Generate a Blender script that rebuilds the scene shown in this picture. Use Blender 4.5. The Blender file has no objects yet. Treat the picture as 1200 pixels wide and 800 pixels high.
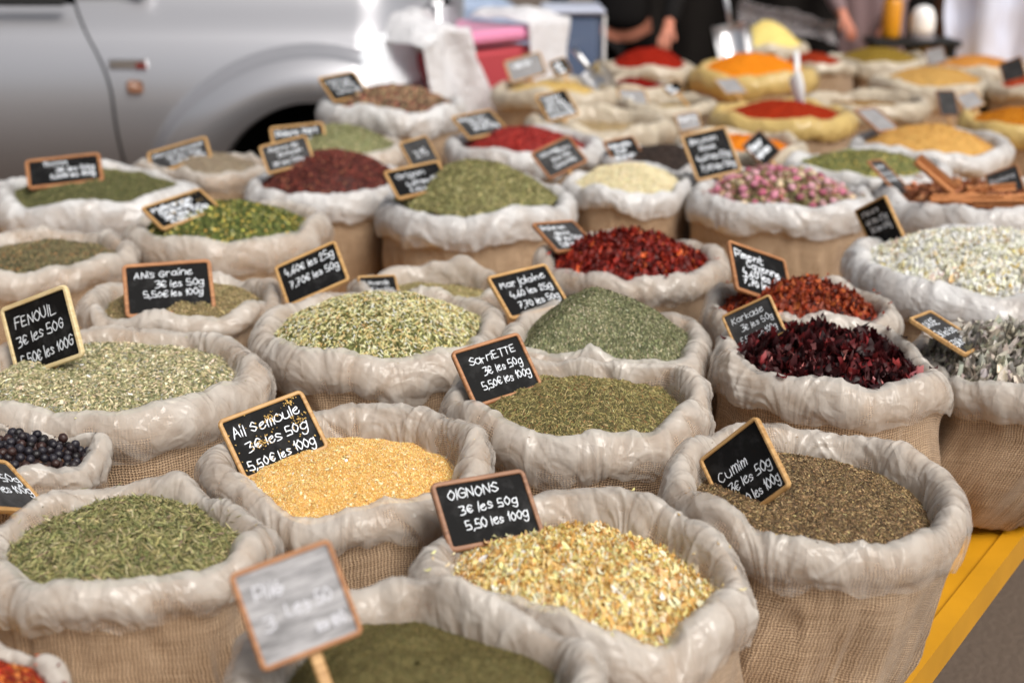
import bpy, math, random
import numpy as np
from mathutils import Vector, Matrix

# ------------------------------------------------------------------ camera, world, sun, exposure
S = bpy.context.scene
COL = S.collection
PI = math.pi
CAM_Z, PITCH, FPX = 1.58, math.radians(18.0), 1600.0
cam_d = bpy.data.cameras.new("camera")
cam = bpy.data.objects.new("camera", cam_d)
COL.objects.link(cam)
cam.location = (0, 0, CAM_Z)
cam.rotation_euler = (math.radians(90) - PITCH, 0, 0)
cam_d.sensor_width = 36.0
cam_d.lens = 48.0
cam_d.clip_start = 0.05
cam_d.clip_end = 600
cam_d.dof.use_dof = True
cam_d.dof.focus_distance = 1.84
cam_d.dof.aperture_fstop = 3.1
cam_d.dof.aperture_blades = 0
S.camera = cam

SUN_EL, SUN_AZ = math.radians(50), math.radians(142)
w = bpy.data.worlds.new("World")
S.world = w
w.use_nodes = True
nt = w.node_tree
bg = nt.nodes["Background"]
sky = nt.nodes.new("ShaderNodeTexSky")
sky.sky_type = 'NISHITA'
sky.sun_disc = False
sky.sun_elevation = SUN_EL
sky.sun_rotation = SUN_AZ
sky.dust_density = 4.0
hs = nt.nodes.new("ShaderNodeHueSaturation")
hs.inputs["Saturation"].default_value = 0.32
nt.links.new(sky.outputs[0], hs.inputs["Color"])
nt.links.new(hs.outputs[0], bg.inputs[0])
bg.inputs[1].default_value = 0.078
sl = bpy.data.lights.new("sun", 'SUN')
sl.energy = 2.8
sl.angle = math.radians(32)
sl.color = (1.0, 0.95, 0.88)
sun = bpy.data.objects.new("sun", sl)
COL.objects.link(sun)
_d = Vector((math.sin(SUN_AZ) * math.cos(SUN_EL), math.cos(SUN_AZ) * math.cos(SUN_EL), math.sin(SUN_EL)))
sun.rotation_euler = _d.to_track_quat('Z', 'Y').to_euler()
sun.location = _d * 20
S.view_settings.view_transform = 'Standard'
S.view_settings.look = 'None'
S.view_settings.exposure = 0.26
S.view_settings.gamma = 1.0
S.view_settings.use_curve_mapping = False
S.cycles.transparent_max_bounces = 16
S.cycles.max_bounces = 8
S.cycles.use_denoising = True

# ------------------------------------------------------------------ helpers
CR = np.array([1.0, 0, 0])
CU = np.array([0, math.sin(PITCH), math.cos(PITCH)])
CF = np.array([0, math.cos(PITCH), -math.sin(PITCH)])
CP = np.array([0, 0, CAM_Z])


def ray(px, py):
    return CF + CR * ((px - 600) / FPX) + CU * ((400 - py) / FPX)


def on_z(px, py, z):
    d = ray(px, py)
    return CP + d * ((z - CAM_Z) / d[2])


def at_y(px, py, Y):
    d = ray(px, py)
    return CP + d * (Y / d[1])


def lin(c):
    c = np.asarray(c, float) / 255.0
    return np.where(c <= 0.04045, c / 12.92, ((c + 0.055) / 1.055) ** 2.4)


def L4(*c):
    return tuple(lin(c)) + (1.0,)


def sstep(a, b, x):
    t = np.clip((x - a) / (b - a), 0, 1)
    return t * t * (3 - 2 * t)


def noise3(x, y, z, seed=0):
    x, y, z = np.broadcast_arrays(np.asarray(x, float), np.asarray(y, float), np.asarray(z, float))
    xi, yi, zi = np.floor(x), np.floor(y), np.floor(z)
    fx, fy, fz = x - xi, y - yi, z - zi
    xi, yi, zi = xi.astype(np.int64), yi.astype(np.int64), zi.astype(np.int64)

    def h(i, j, k):
        n = (i * 374761393 + j * 668265263 + k * 2147483647 + seed * 974634777) & 0xFFFFFFFF
        n = ((n ^ (n >> 13)) * 1274126177) & 0xFFFFFFFF
        n = ((n ^ (n >> 16)) * 2246822519) & 0xFFFFFFFF
        return n ^ (n >> 15)

    def g(i, j, k, a, b, c):
        n = h(i, j, k)
        gx = ((n & 1023) / 511.5) - 1
        gy = (((n >> 10) & 1023) / 511.5) - 1
        gz = (((n >> 20) & 1023) / 511.5) - 1
        return gx * a + gy * b + gz * c
    u, v, w_ = [t * t * t * (t * (t * 6 - 15) + 10) for t in (fx, fy, fz)]
    r = 0
    for di in (0, 1):
        for dj in (0, 1):
            for dk in (0, 1):
                wt = (u if di else 1 - u) * (v if dj else 1 - v) * (w_ if dk else 1 - w_)
                r = r + wt * g(xi + di, yi + dj, zi + dk, fx - di, fy - dj, fz - dk)
    return r * 1.3


def ridge(x, y, z, seed=0):
    return 1 - 2.4 * np.abs(noise3(x, y, z, seed))


def link(name, me, mat=None, parent=None, smooth=None):
    o = bpy.data.objects.new(name, me)
    COL.objects.link(o)
    if mat is not None:
        for m in (mat if isinstance(mat, (list, tuple)) else [mat]):
            me.materials.append(m)
    if parent is not None:
        o.parent = parent
    if smooth is not None:
        me.polygons.foreach_set("use_smooth", np.full(len(me.polygons), smooth))
    return o


def mesh_np(name, v, tris=None, quads=None, col=None, uv=None, matidx=None, smooth=None):
    me = bpy.data.meshes.new(name)
    v = np.asarray(v, np.float32).reshape(-1, 3)
    parts, starts, off = [], [], 0
    if quads is not None and len(quads):
        q = np.asarray(quads, np.int32).reshape(-1, 4)
        parts.append(q.ravel()); starts.append(np.arange(len(q)) * 4 + off); off += q.size
    if tris is not None and len(tris):
        t = np.asarray(tris, np.int32).reshape(-1, 3)
        parts.append(t.ravel()); starts.append(np.arange(len(t)) * 3 + off); off += t.size
    loops = np.concatenate(parts); st = np.concatenate(starts)
    me.vertices.add(len(v)); me.vertices.foreach_set("co", v.ravel())
    me.loops.add(len(loops)); me.loops.foreach_set("vertex_index", loops)
    me.polygons.add(len(st)); me.polygons.foreach_set("loop_start", st.astype(np.int32))
    if matidx is not None:
        me.polygons.foreach_set("material_index", np.asarray(matidx, np.int32))
    if smooth is not None:
        me.polygons.foreach_set("use_smooth", np.asarray(smooth, bool) if np.ndim(smooth) else np.full(len(st), smooth))
    if col is not None:
        a = me.color_attributes.new("Col", 'FLOAT_COLOR', 'POINT')
        c = np.ones((len(v), 4), np.float32); c[:, :3] = col
        a.data.foreach_set("color", c.ravel())
    if uv is not None:
        ul = me.uv_layers.new(name="UVMap")
        ul.data.foreach_set("uv", np.asarray(uv, np.float32)[loops].ravel())
    me.update(calc_edges=True)
    me.validate()
    return me


def grid_quads(nu, nv, wrap_u=False):
    """index = iu * nv + iv"""
    iu = np.arange(nu if wrap_u else nu - 1)
    a, b = np.meshgrid(iu, np.arange(nv - 1), indexing='ij')
    a2 = (a + 1) % nu
    return np.stack([a * nv + b, a2 * nv + b, a2 * nv + b + 1, a * nv + b + 1], -1).reshape(-1, 4)


def tag(o, label, cat, group=None, kind=None):
    if label: o["label"] = label
    if cat: o["category"] = cat
    if group: o["group"] = group
    if kind: o["kind"] = kind
    return o


def empty(name, loc=(0, 0, 0)):
    o = bpy.data.objects.new(name, None)
    COL.objects.link(o)
    o.location = loc
    o.empty_display_size = 0.05
    return o


class MB:
    """collects boxes, tubes and lathes into one mesh"""
    def __init__(self):
        self.v, self.q, self.t, self.n = [], [], [], 0

    def add(self, v, q=None, t=None):
        v = np.asarray(v, float).reshape(-1, 3)
        self.v.append(v)
        if q is not None and len(q): self.q.append(np.asarray(q) + self.n)
        if t is not None and len(t): self.t.append(np.asarray(t) + self.n)
        self.n += len(v)
        return self

    def box(self, c, s, rot=None, bev=0.0):
        c = np.array(c, float); hx, hy, hz = np.array(s, float) / 2
        b = min(bev, hx * .9, hy * .9, hz * .9)
        if b <= 0:
            v = np.array([[x, y, z] for x in (-hx, hx) for y in (-hy, hy) for z in (-hz, hz)])
            q = [[0, 1, 3, 2], [4, 6, 7, 5], [0, 4, 5, 1], [2, 3, 7, 6], [0, 2, 6, 4], [1, 5, 7, 3]]
            t = []
        else:
            v = []; ids = {}
            for sx in (-1, 1):
                for sy in (-1, 1):
                    for sz in (-1, 1):
                        for ax in range(3):
                            p = np.array([sx * hx, sy * hy, sz * hz])
                            for k in range(3):
                                if k != ax: p[k] -= (sx, sy, sz)[k] * b
                            ids[(sx, sy, sz, ax)] = len(v); v.append(p)
            q = []; t = []
            for ax in range(3):
                o1, o2 = [k for k in range(3) if k != ax]
                for sg in (-1, 1):
                    r = []
                    for (a_, b_) in ((-1, -1), (1, -1), (1, 1), (-1, 1)):
                        s3 = [0, 0, 0]; s3[ax] = sg; s3[o1] = a_; s3[o2] = b_
                        r.append(ids[(*s3, ax)])
                    q.append(r if (sg > 0) == (ax != 1) else r[::-1])
                for a_ in (-1, 1):
                    for b_ in (-1, 1):
                        s0 = [0, 0, 0]; s1 = [0, 0, 0]
                        s0[ax] = -1; s1[ax] = 1
                        s0[o1] = s1[o1] = a_; s0[o2] = s1[o2] = b_
                        q.append([ids[(*s0, o1)], ids[(*s1, o1)], ids[(*s1, o2)], ids[(*s0, o2)]])
            for sx in (-1, 1):
                for sy in (-1, 1):
                    for sz in (-1, 1):
                        t.append([ids[(sx, sy, sz, k)] for k in range(3)])
            v = np.array(v)
        if rot is not None:
            v = v @ np.array(rot).T
        return self.add(v + c, q, t)

    def tube(self, pts, rad, n=10, caps=True, flat=1.0):
        pts = np.asarray(pts, float); m = len(pts)
        rad = np.broadcast_to(np.asarray(rad, float), (m,))
        tan = np.gradient(pts, axis=0); tan /= np.linalg.norm(tan, axis=1)[:, None] + 1e-12
        ref = np.array([0, 0, 1.0]) if abs(tan[0][2]) < .9 else np.array([1.0, 0, 0])
        v = []
        for i in range(m):
            a = np.cross(tan[i], ref); a /= np.linalg.norm(a) + 1e-12
            b = np.cross(a, tan[i]); ref = b
            th = np.arange(n) / n * 2 * PI
            v.append(pts[i] + rad[i] * (np.cos(th)[:, None] * a + flat * np.sin(th)[:, None] * b))
        v = np.concatenate(v)
        q = [[i * n + j, i * n + (j + 1) % n, (i + 1) * n + (j + 1) % n, (i + 1) * n + j] for i in range(m - 1) for j in range(n)]
        t = []
        if caps:
            v = np.concatenate([v, pts[:1], pts[-1:]])
            t = [[m * n, (j + 1) % n, j] for j in range(n)] + [[m * n + 1, (m - 1) * n + j, (m - 1) * n + (j + 1) % n] for j in range(n)]
        return self.add(v, q, t)

    def lathe(self, prof, c=(0, 0, 0), n=24, axis='z'):
        prof = np.asarray(prof, float); m = len(prof)
        th = np.arange(n) / n * 2 * PI
        v = np.stack([np.outer(np.cos(th), prof[:, 0]), np.outer(np.sin(th), prof[:, 0]), np.broadcast_to(prof[:, 1], (n, m))], -1).reshape(-1, 3)
        if axis == 'y': v = v[:, [0, 2, 1]]
        return self.add(v + np.array(c), grid_quads(n, m, True))

    def mesh(self, name, smooth=None):
        return mesh_np(name, np.concatenate(self.v), np.concatenate(self.t) if self.t else None,
                       np.concatenate(self.q) if self.q else None, smooth=smooth)

    def build(self, name, mat, parent=None, smooth=False):
        return link(name, self.mesh(name, smooth), mat, parent)


def catmull(P, n):
    """resample control points (m,k) to n points"""
    P = np.asarray(P, float); m = len(P)
    t = np.linspace(0, m - 1, n); i = np.clip(t.astype(int), 0, m - 2); f = (t - i)[:, None]
    p0 = P[np.clip(i - 1, 0, m - 1)]; p1 = P[i]; p2 = P[i + 1]; p3 = P[np.clip(i + 2, 0, m - 1)]
    return 0.5 * (2 * p1 + (p2 - p0) * f + (2 * p0 - 5 * p1 + 4 * p2 - p3) * f ** 2 + (3 * p1 - p0 - 3 * p2 + p3) * f ** 3)


# ------------------------------------------------------------------ materials
def mat_new(name):
    m = bpy.data.materials.new(name); m.use_nodes = True
    n = m.node_tree.nodes; b = n["Principled BSDF"]
    return m, n, m.node_tree.links, b


def simple(name, rgb, rough=.5, metal=0., spec=.5, bump=0., bscale=60., var=0., coat=0.):
    m, n, l, b = mat_new(name)
    b.inputs["Base Color"].default_value = (*rgb, 1)
    b.inputs["Roughness"].default_value = rough
    b.inputs["Metallic"].default_value = metal
    b.inputs["Specular IOR Level"].default_value = spec
    b.inputs["Coat Weight"].default_value = coat
    if bump or var:
        tc = n.new("ShaderNodeTexCoord")
        nz = n.new("ShaderNodeTexNoise"); nz.inputs["Scale"].default_value = bscale; nz.inputs["Detail"].default_value = 6
        l.new(tc.outputs["Object"], nz.inputs["Vector"])
        if bump:
            bp = n.new("ShaderNodeBump"); bp.inputs["Strength"].default_value = bump; bp.inputs["Distance"].default_value = .01
            l.new(nz.outputs["Fac"], bp.inputs["Height"]); l.new(bp.outputs["Normal"], b.inputs["Normal"])
        if var:
            mx = n.new("ShaderNodeMixRGB"); mx.blend_type = 'MIX'
            mx.inputs[1].default_value = (*[c * (1 - var) for c in rgb], 1)
            mx.inputs[2].default_value = (*[min(1, c * (1 + var)) for c in rgb], 1)
            l.new(nz.outputs["Fac"], mx.inputs[0]); l.new(mx.outputs[0], b.inputs["Base Color"])
    return m


def mathn(n, l, op, a, b=None):
    x = n.new("ShaderNodeMath"); x.operation = op
    for i, s in enumerate((a, b)):
        if s is None: continue
        if isinstance(s, (int, float)): x.inputs[i].default_value = s
        else: l.new(s, x.inputs[i])
    return x.outputs[0]


def burlap_mat():
    m, n, l, b = mat_new("burlap")
    uvn = n.new("ShaderNodeUVMap"); uvn.uv_map = "UVMap"
    nz = n.new("ShaderNodeTexNoise"); nz.inputs["Scale"].default_value = 45; nz.inputs["Detail"].default_value = 3
    l.new(uvn.outputs[0], nz.inputs["Vector"])
    vm = n.new("ShaderNodeVectorMath"); vm.operation = 'MULTIPLY_ADD'
    l.new(nz.outputs["Color"], vm.inputs[0]); vm.inputs[1].default_value = (.007, .007, 0); l.new(uvn.outputs[0], vm.inputs[2])
    sp = n.new("ShaderNodeSeparateXYZ"); l.new(vm.outputs[0], sp.inputs[0])
    pitch = 0.0042
    su = mathn(n, l, 'SINE', mathn(n, l, 'MULTIPLY', sp.outputs[0], PI / pitch))
    sv = mathn(n, l, 'SINE', mathn(n, l, 'MULTIPLY', sp.outputs[1], PI / pitch))
    chk = mathn(n, l, 'MULTIPLY', su, sv)
    au = mathn(n, l, 'POWER', mathn(n, l, 'ABSOLUTE', su), 1.0)
    av = mathn(n, l, 'POWER', mathn(n, l, 'ABSOLUTE', sv), 1.0)
    h1 = mathn(n, l, 'MULTIPLY', au, mathn(n, l, 'MULTIPLY_ADD', chk, .38)); n_h1 = h1.node.inputs[1].links[0].from_node; n_h1.inputs[2].default_value = .62
    h2 = mathn(n, l, 'MULTIPLY', av, mathn(n, l, 'MULTIPLY_ADD', chk, -.38)); n_h2 = h2.node.inputs[1].links[0].from_node; n_h2.inputs[2].default_value = .62
    H = mathn(n, l, 'MAXIMUM', h1, h2)
    # per-thread tone: noise stretched along each thread direction
    def streak(sc):
        mp = n.new("ShaderNodeMapping"); mp.inputs["Scale"].default_value = sc
        l.new(uvn.outputs[0], mp.inputs[0])
        t = n.new("ShaderNodeTexNoise"); t.inputs["Scale"].default_value = 1; t.inputs["Detail"].default_value = 2
        l.new(mp.outputs[0], t.inputs["Vector"]); return t.outputs["Fac"]
    s1 = streak((280, 14, 1)); s2 = streak((14, 280, 1))
    tone = mathn(n, l, 'MULTIPLY', mathn(n, l, 'ADD', s1, s2), .5)
    big = n.new("ShaderNodeTexNoise"); big.inputs["Scale"].default_value = 9; big.inputs["Detail"].default_value = 4
    l.new(uvn.outputs[0], big.inputs["Vector"])
    tone = mathn(n, l, 'MULTIPLY_ADD', big.outputs["Fac"], .5); tone.node.inputs[2].default_value = 0
    tone2 = mathn(n, l, 'ADD', tone, mathn(n, l, 'MULTIPLY', mathn(n, l, 'ADD', s1, s2), .5))
    r1 = n.new("ShaderNodeValToRGB")
    r1.color_ramp.elements[0].position = .5; r1.color_ramp.elements[0].color = (.33, .212, .122, 1)
    r1.color_ramp.elements[1].position = 1.; r1.color_ramp.elements[1].color = (.68, .49, .325, 1)
    l.new(tone2, r1.inputs[0])
    r2 = n.new("ShaderNodeValToRGB")
    r2.color_ramp.elements[0].position = .18; r2.color_ramp.elements[0].color = (.10, .08, .06, 1)
    r2.color_ramp.elements[1].position = .62; r2.color_ramp.elements[1].color = (1, 1, 1, 1)
    l.new(H, r2.inputs[0])
    mx = n.new("ShaderNodeMixRGB"); mx.blend_type = 'MULTIPLY'; mx.inputs[0].default_value = 1
    l.new(r1.outputs[0], mx.inputs[1]); l.new(r2.outputs[0], mx.inputs[2])
    l.new(mx.outputs[0], b.inputs["Base Color"])
    b.inputs["Roughness"].default_value = .9; b.inputs["Specular IOR Level"].default_value = .15
    b.inputs["Sheen Weight"].default_value = .15
    bp = n.new("ShaderNodeBump"); bp.inputs["Strength"].default_value = .9; bp.inputs["Distance"].default_value = .0016
    l.new(H, bp.inputs["Height"]); l.new(bp.outputs[0], b.inputs["Normal"])
    return m


def liner_mat(name, base=(.83, .785, .725), lo=.05, hi=.68, rough=.18):
    """thin milky plastic film: partly see-through, glossy, finely crumpled"""
    m, n, l, b = mat_new(name)
    tc = n.new("ShaderNodeTexCoord")
    b.inputs["Base Color"].default_value = (*base, 1)
    b.inputs["Specular IOR Level"].default_value = .6
    nz = n.new("ShaderNodeTexNoise"); nz.inputs["Scale"].default_value = 14; nz.inputs["Detail"].default_value = 5; nz.inputs["Distortion"].default_value = .8
    l.new(tc.outputs["Object"], nz.inputs["Vector"])
    mr = n.new("ShaderNodeMapRange"); mr.inputs[1].default_value = .27; mr.inputs[2].default_value = .73
    mr.inputs[3].default_value = lo; mr.inputs[4].default_value = hi
    # the film is milky where it is bunched or lifted off the cloth and clear where it clings
    at = n.new("ShaderNodeAttribute"); at.attribute_name = "Col"
    mxo = mathn(n, l, 'ADD', mathn(n, l, 'MULTIPLY', nz.outputs["Fac"], .6), mathn(n, l, 'MULTIPLY', at.outputs["Fac"], .46))
    l.new(mxo, mr.inputs[0])
    rr = n.new("ShaderNodeMapRange"); rr.inputs[1].default_value = .3; rr.inputs[2].default_value = .7
    rr.inputs[3].default_value = rough * .65; rr.inputs[4].default_value = rough * 1.4
    l.new(nz.outputs["Fac"], rr.inputs[0]); l.new(rr.outputs[0], b.inputs["Roughness"])
    # crumple: creased facets at two scales, warped by noise
    wn = n.new("ShaderNodeTexNoise"); wn.inputs["Scale"].default_value = 9; wn.inputs["Detail"].default_value = 2
    l.new(tc.outputs["Object"], wn.inputs["Vector"])
    wv = n.new("ShaderNodeVectorMath"); wv.operation = 'MULTIPLY_ADD'; wv.inputs[1].default_value = (.06, .06, .06)
    l.new(wn.outputs["Color"], wv.inputs[0]); l.new(tc.outputs["Object"], wv.inputs[2])
    def crease(scale):
        t = n.new("ShaderNodeTexVoronoi"); t.feature = 'DISTANCE_TO_EDGE'; t.inputs["Scale"].default_value = scale
        l.new(wv.outputs[0], t.inputs["Vector"]); return mathn(n, l, 'MULTIPLY', t.outputs["Distance"], 1.0 / scale)
    hgt = mathn(n, l, 'ADD', crease(20), mathn(n, l, 'MULTIPLY', crease(58), .7))
    bp = n.new("ShaderNodeBump"); bp.inputs["Strength"].default_value = .5; bp.inputs["Distance"].default_value = .35
    bp.invert = True
    l.new(hgt, bp.inputs["Height"]); l.new(bp.outputs[0], b.inputs["Normal"])
    tl = n.new("ShaderNodeBsdfTranslucent"); tl.inputs[0].default_value = (*base, 1)
    l.new(bp.outputs[0], tl.inputs["Normal"])
    m1 = n.new("ShaderNodeMixShader"); m1.inputs[0].default_value = .25
    l.new(b.outputs[0], m1.inputs[1]); l.new(tl.outputs[0], m1.inputs[2])
    tr = n.new("ShaderNodeBsdfTransparent"); tr.inputs[0].default_value = (.97, .96, .95, 1)
    ms = n.new("ShaderNodeMixShader")
    l.new(mr.outputs[0], ms.inputs[0]); l.new(tr.outputs[0], ms.inputs[1]); l.new(m1.outputs[0], ms.inputs[2])
    l.new(ms.outputs[0], n["Material Output"].inputs["Surface"])
    return m


def spice_mat(name, rough=.65, spec=.3, bump=0., bscale=400., transl=0.):
    m, n, l, b = mat_new(name)
    a = n.new("ShaderNodeAttribute"); a.attribute_name = "Col"
    l.new(a.outputs["Color"], b.inputs["Base Color"])
    b.inputs["Roughness"].default_value = rough; b.inputs["Specular IOR Level"].default_value = spec
    if bump:
        tc = n.new("ShaderNodeTexCoord")
        nz = n.new("ShaderNodeTexNoise"); nz.inputs["Scale"].default_value = bscale; nz.inputs["Detail"].default_value = 5
        l.new(tc.outputs["Object"], nz.inputs["Vector"])
        bp = n.new("ShaderNodeBump"); bp.inputs["Strength"].default_value = bump; bp.inputs["Distance"].default_value = .004
        l.new(nz.outputs["Fac"], bp.inputs["Height"]); l.new(bp.outputs[0], b.inputs["Normal"])
    if transl:
        t = n.new("ShaderNodeBsdfTranslucent"); l.new(a.outputs["Color"], t.inputs[0])
        ms = n.new("ShaderNodeMixShader"); ms.inputs[0].default_value = transl
        l.new(b.outputs[0], ms.inputs[1]); l.new(t.outputs[0], ms.inputs[2]); l.new(ms.outputs[0], n["Material Output"].inputs["Surface"])
    return m


def wood_mat(name, c0, c1):
    m, n, l, b = mat_new(name)
    tc = n.new("ShaderNodeTexCoord")
    mp = n.new("ShaderNodeMapping"); mp.inputs["Scale"].default_value = (30, 260, 120)
    l.new(tc.outputs["Object"], mp.inputs[0])
    nz = n.new("ShaderNodeTexNoise"); nz.inputs["Scale"].default_value = 1; nz.inputs["Detail"].default_value = 5
    l.new(mp.outputs[0], nz.inputs["Vector"])
    r = n.new("ShaderNodeValToRGB")
    r.color_ramp.elements[0].position = .3; r.color_ramp.elements[0].color = (*c0, 1)
    r.color_ramp.elements[1].position = .7; r.color_ramp.elements[1].color = (*c1, 1)
    l.new(nz.outputs["Fac"], r.inputs[0]); l.new(r.outputs[0], b.inputs["Base Color"])
    b.inputs["Roughness"].default_value = .55
    return m


def slate_mat(name, base=.007, smear=.045, sx=30., sy=30., lo=.5, hi=.85):
    m, n, l, b = mat_new(name)
    tc = n.new("ShaderNodeTexCoord")
    mp = n.new("ShaderNodeMapping"); mp.inputs["Scale"].default_value = (sx, sy, 30)
    l.new(tc.outputs["Object"], mp.inputs[0])
    nz = n.new("ShaderNodeTexNoise"); nz.inputs["Scale"].default_value = 1; nz.inputs["Detail"].default_value = 7; nz.inputs["Roughness"].default_value = .65
    l.new(mp.outputs[0], nz.inputs["Vector"])
    r = n.new("ShaderNodeValToRGB")
    r.color_ramp.elements[0].position = lo; r.color_ramp.elements[0].color = (base, base * .98, base * 1.0, 1)
    r.color_ramp.elements[1].position = hi; r.color_ramp.elements[1].color = (smear, smear * .98, smear, 1)
    l.new(nz.outputs["Fac"], r.inputs[0]); l.new(r.outputs[0], b.inputs["Base Color"])
    b.inputs["Roughness"].default_value = .65; b.inputs["Specular IOR Level"].default_value = .12
    return m


M = {}
M['burlap'] = burlap_mat()
M['liner'] = liner_mat("milky_plastic")
M['liner_far'] = liner_mat("cream_plastic", (.76, .68, .54), .35, .92)
M['liner_bright'] = liner_mat("white_plastic", (.82, .82, .82), .32, .95)
M['liner_yellow'] = liner_mat("turmeric_stained_plastic", (.78, .58, .22), .65, .92)
M['seed'] = spice_mat("dry_seed", .55, .35)
M['leaf'] = spice_mat("dry_leaf", .75, .25, transl=.12)
M['petal'] = spice_mat("dry_petal", .5, .35, transl=.2)
M['powder'] = spice_mat("ground_spice", .9, .1, bump=.5, bscale=300)
M['berry'] = spice_mat("berry_skin", .42, .45, bump=.25, bscale=500)
M['wood'] = wood_mat("pale_wood", L4(166, 122, 70)[:3], L4(206, 166, 110)[:3])
M['wood_pale'] = wood_mat("bleached_wood", L4(206, 180, 128)[:3], L4(232, 214, 170)[:3])
M['wood_orange'] = wood_mat("orange_wood", L4(138, 88, 52)[:3], L4(184, 130, 86)[:3])
M['wood_brown'] = wood_mat("brown_wood", L4(120, 84, 62)[:3], L4(160, 118, 90)[:3])
M['slate'] = slate_mat("chalkboard_slate")
M['slate_dusty'] = slate_mat("dusty_chalkboard", .028, .075, 30, 30, .35, .75)
M['slate_worn'] = slate_mat("chalk_smeared_board", .16, .42, 16, 90, .34, .60)
M['slate_tan'] = slate_mat("faded_brown_board", .22, .34, 30, 30, .35, .7)
M['chalk'] = simple("chalk_marker", (.80, .84, .90), .8, bump=.2, bscale=900, var=.12)
M['chalk_faded'] = simple("rubbed_chalk", (.56, .56, .60), .85, var=.2, bscale=300)
M['metal'] = simple("brushed_steel", (.72, .72, .73), .28, 1.0)
M['white_plastic'] = simple("white_moulded_plastic", (.85, .85, .85), .35)
M['yellow'] = simple("yellow_paint", L4(204, 146, 26)[:3], .4, var=.22, bscale=11, bump=.05, coat=.2)
M['black'] = simple("black_fabric", (.010, .009, .009), .9, spec=.08, var=.3, bscale=80)
# ------------------------------------------------------------------ ground and table
TZ = 0.60
gm = simple("asphalt", (.12, .088, .066), .9, bump=.6, bscale=70, var=.35)
me = mesh_np("ground", [[-150, -150, 0], [150, -150, 0], [150, 150, 0], [-150, 150, 0]], quads=[[0, 1, 2, 3]])
tag(link("ground", me, gm), None, None, kind="structure")

E0 = on_z(1070, 800, TZ)[:2]
E1 = on_z(1201, 628, TZ)[:2]
ed = (E1 - E0) / np.linalg.norm(E1 - E0)
en = np.array([-ed[1], ed[0]])            # towards the table's inside


def tpt(along, inside, z):
    p = E0 + ed * along + en * inside
    return [p[0], p[1], z]


tab = empty("market_table", tpt(1.5, 1.2, 0))
tag(tab, "long yellow painted market table under all the spice sacks", "table")
TL_, TR_, TW_ = -1.5, 8.6, 2.66
b = MB()
nb = 1
for i in range(nb):
    i0, i1 = .032 + (TW_ - .064) * i / nb, .032 + (TW_ - .064) * (i + 1) / nb - .0012
    v = [tpt(a, s, z) for z in (TZ - .03, TZ) for (a, s) in ((TL_ + .03, i0), (TR_ - .03, i0), (TR_ - .03, i1), (TL_ + .03, i1))]
    b.add(v, [[3, 2, 1, 0], [4, 5, 6, 7], [0, 1, 5, 4], [1, 2, 6, 5], [2, 3, 7, 6], [3, 0, 4, 7]])


def prism(b, a0, a1, s0, s1, z0, z1):
    v = [tpt(a, s, z) for z in (z0, z1) for (a, s) in ((a0, s0), (a1, s0), (a1, s1), (a0, s1))]
    b.add(v, [[3, 2, 1, 0], [4, 5, 6, 7], [0, 1, 5, 4], [1, 2, 6, 5], [2, 3, 7, 6], [3, 0, 4, 7]])


def child_world(o, parent):
    o.parent = parent
    o.matrix_parent_inverse = Matrix.Translation(-Vector(parent.location))
    return o


child_world(b.build("tabletop", M['yellow']), tab)
for (a0, a1, s0, s1) in ((TL_, TR_, 0, .03), (TL_, TR_, TW_ - .03, TW_), (TL_, TL_ + .028, .032, TW_ - .032), (TR_ - .028, TR_, .032, TW_ - .032)):
    e = MB(); prism(e, a0, a1, s0, s1, TZ - .045, TZ + .006)
    child_world(e.build("edge_board", M['yellow']), tab)
for a in (TL_ + .3, 2., 5., TR_ - .3):
    for s in (.3, TW_ - .3):
        e = MB(); prism(e, a - .03, a + .03, s - .03, s + .03, 0, TZ - .032)
        child_world(e.build("leg", M['wood_brown']), tab)

# ------------------------------------------------------------------ sacks
RIM = 0.90
# key: (px, py of the crest ring's centre, half width px, rim height, tilt dx, tilt dy, near?, liner, label)
SK = {}


def sack(key, cx, cy, hw, label, z=RIM, tilt=(0, 0), res=1, liner='liner', lean=(0, 0), sag=.74, hem=1.0, amp=1.0):
    c = on_z(cx, cy, z)
    dist = float((c - CP) @ CF)
    SK[key] = dict(key=key, c=c[:2], z=z, R=hw / FPX * dist, label=label, tilt=tilt, res=res, liner=liner, lean=np.array(lean, float),
                   seed=len(SK) * 17 + 3, sag=sag * (.84 + .34 * ((len(SK) * .618) % 1)), hem=hem, amp=amp)


BS = "burlap sack with plastic liner "
# front
sack('pil', 490, 772, 228, BS + "holding dark green powder behind the chalk-smeared sign", z=.925, res=3)
sack('chilli', -35, 812, 115, BS + "cut by the lower left corner, holding red chilli flakes", z=.90, res=2)
sack('rose', 148, 620, 172, BS + "holding green rosemary needles", res=3)
sack('oignon', 682, 655, 202, BS + "holding pale yellow dried onion pieces", res=3, tilt=(-.03, .02))
sack('cumin', 955, 562, 181, BS + "holding brown cumin seeds beside the yellow table edge", res=3, tilt=(-.05, .03), lean=(-.055, .02))
sack('ail', 405, 532, 175, BS + "holding golden garlic granules", res=3)
sack('baie', 20, 522, 106, BS + "holding dark juniper berries", res=2, z=.88)
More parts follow.
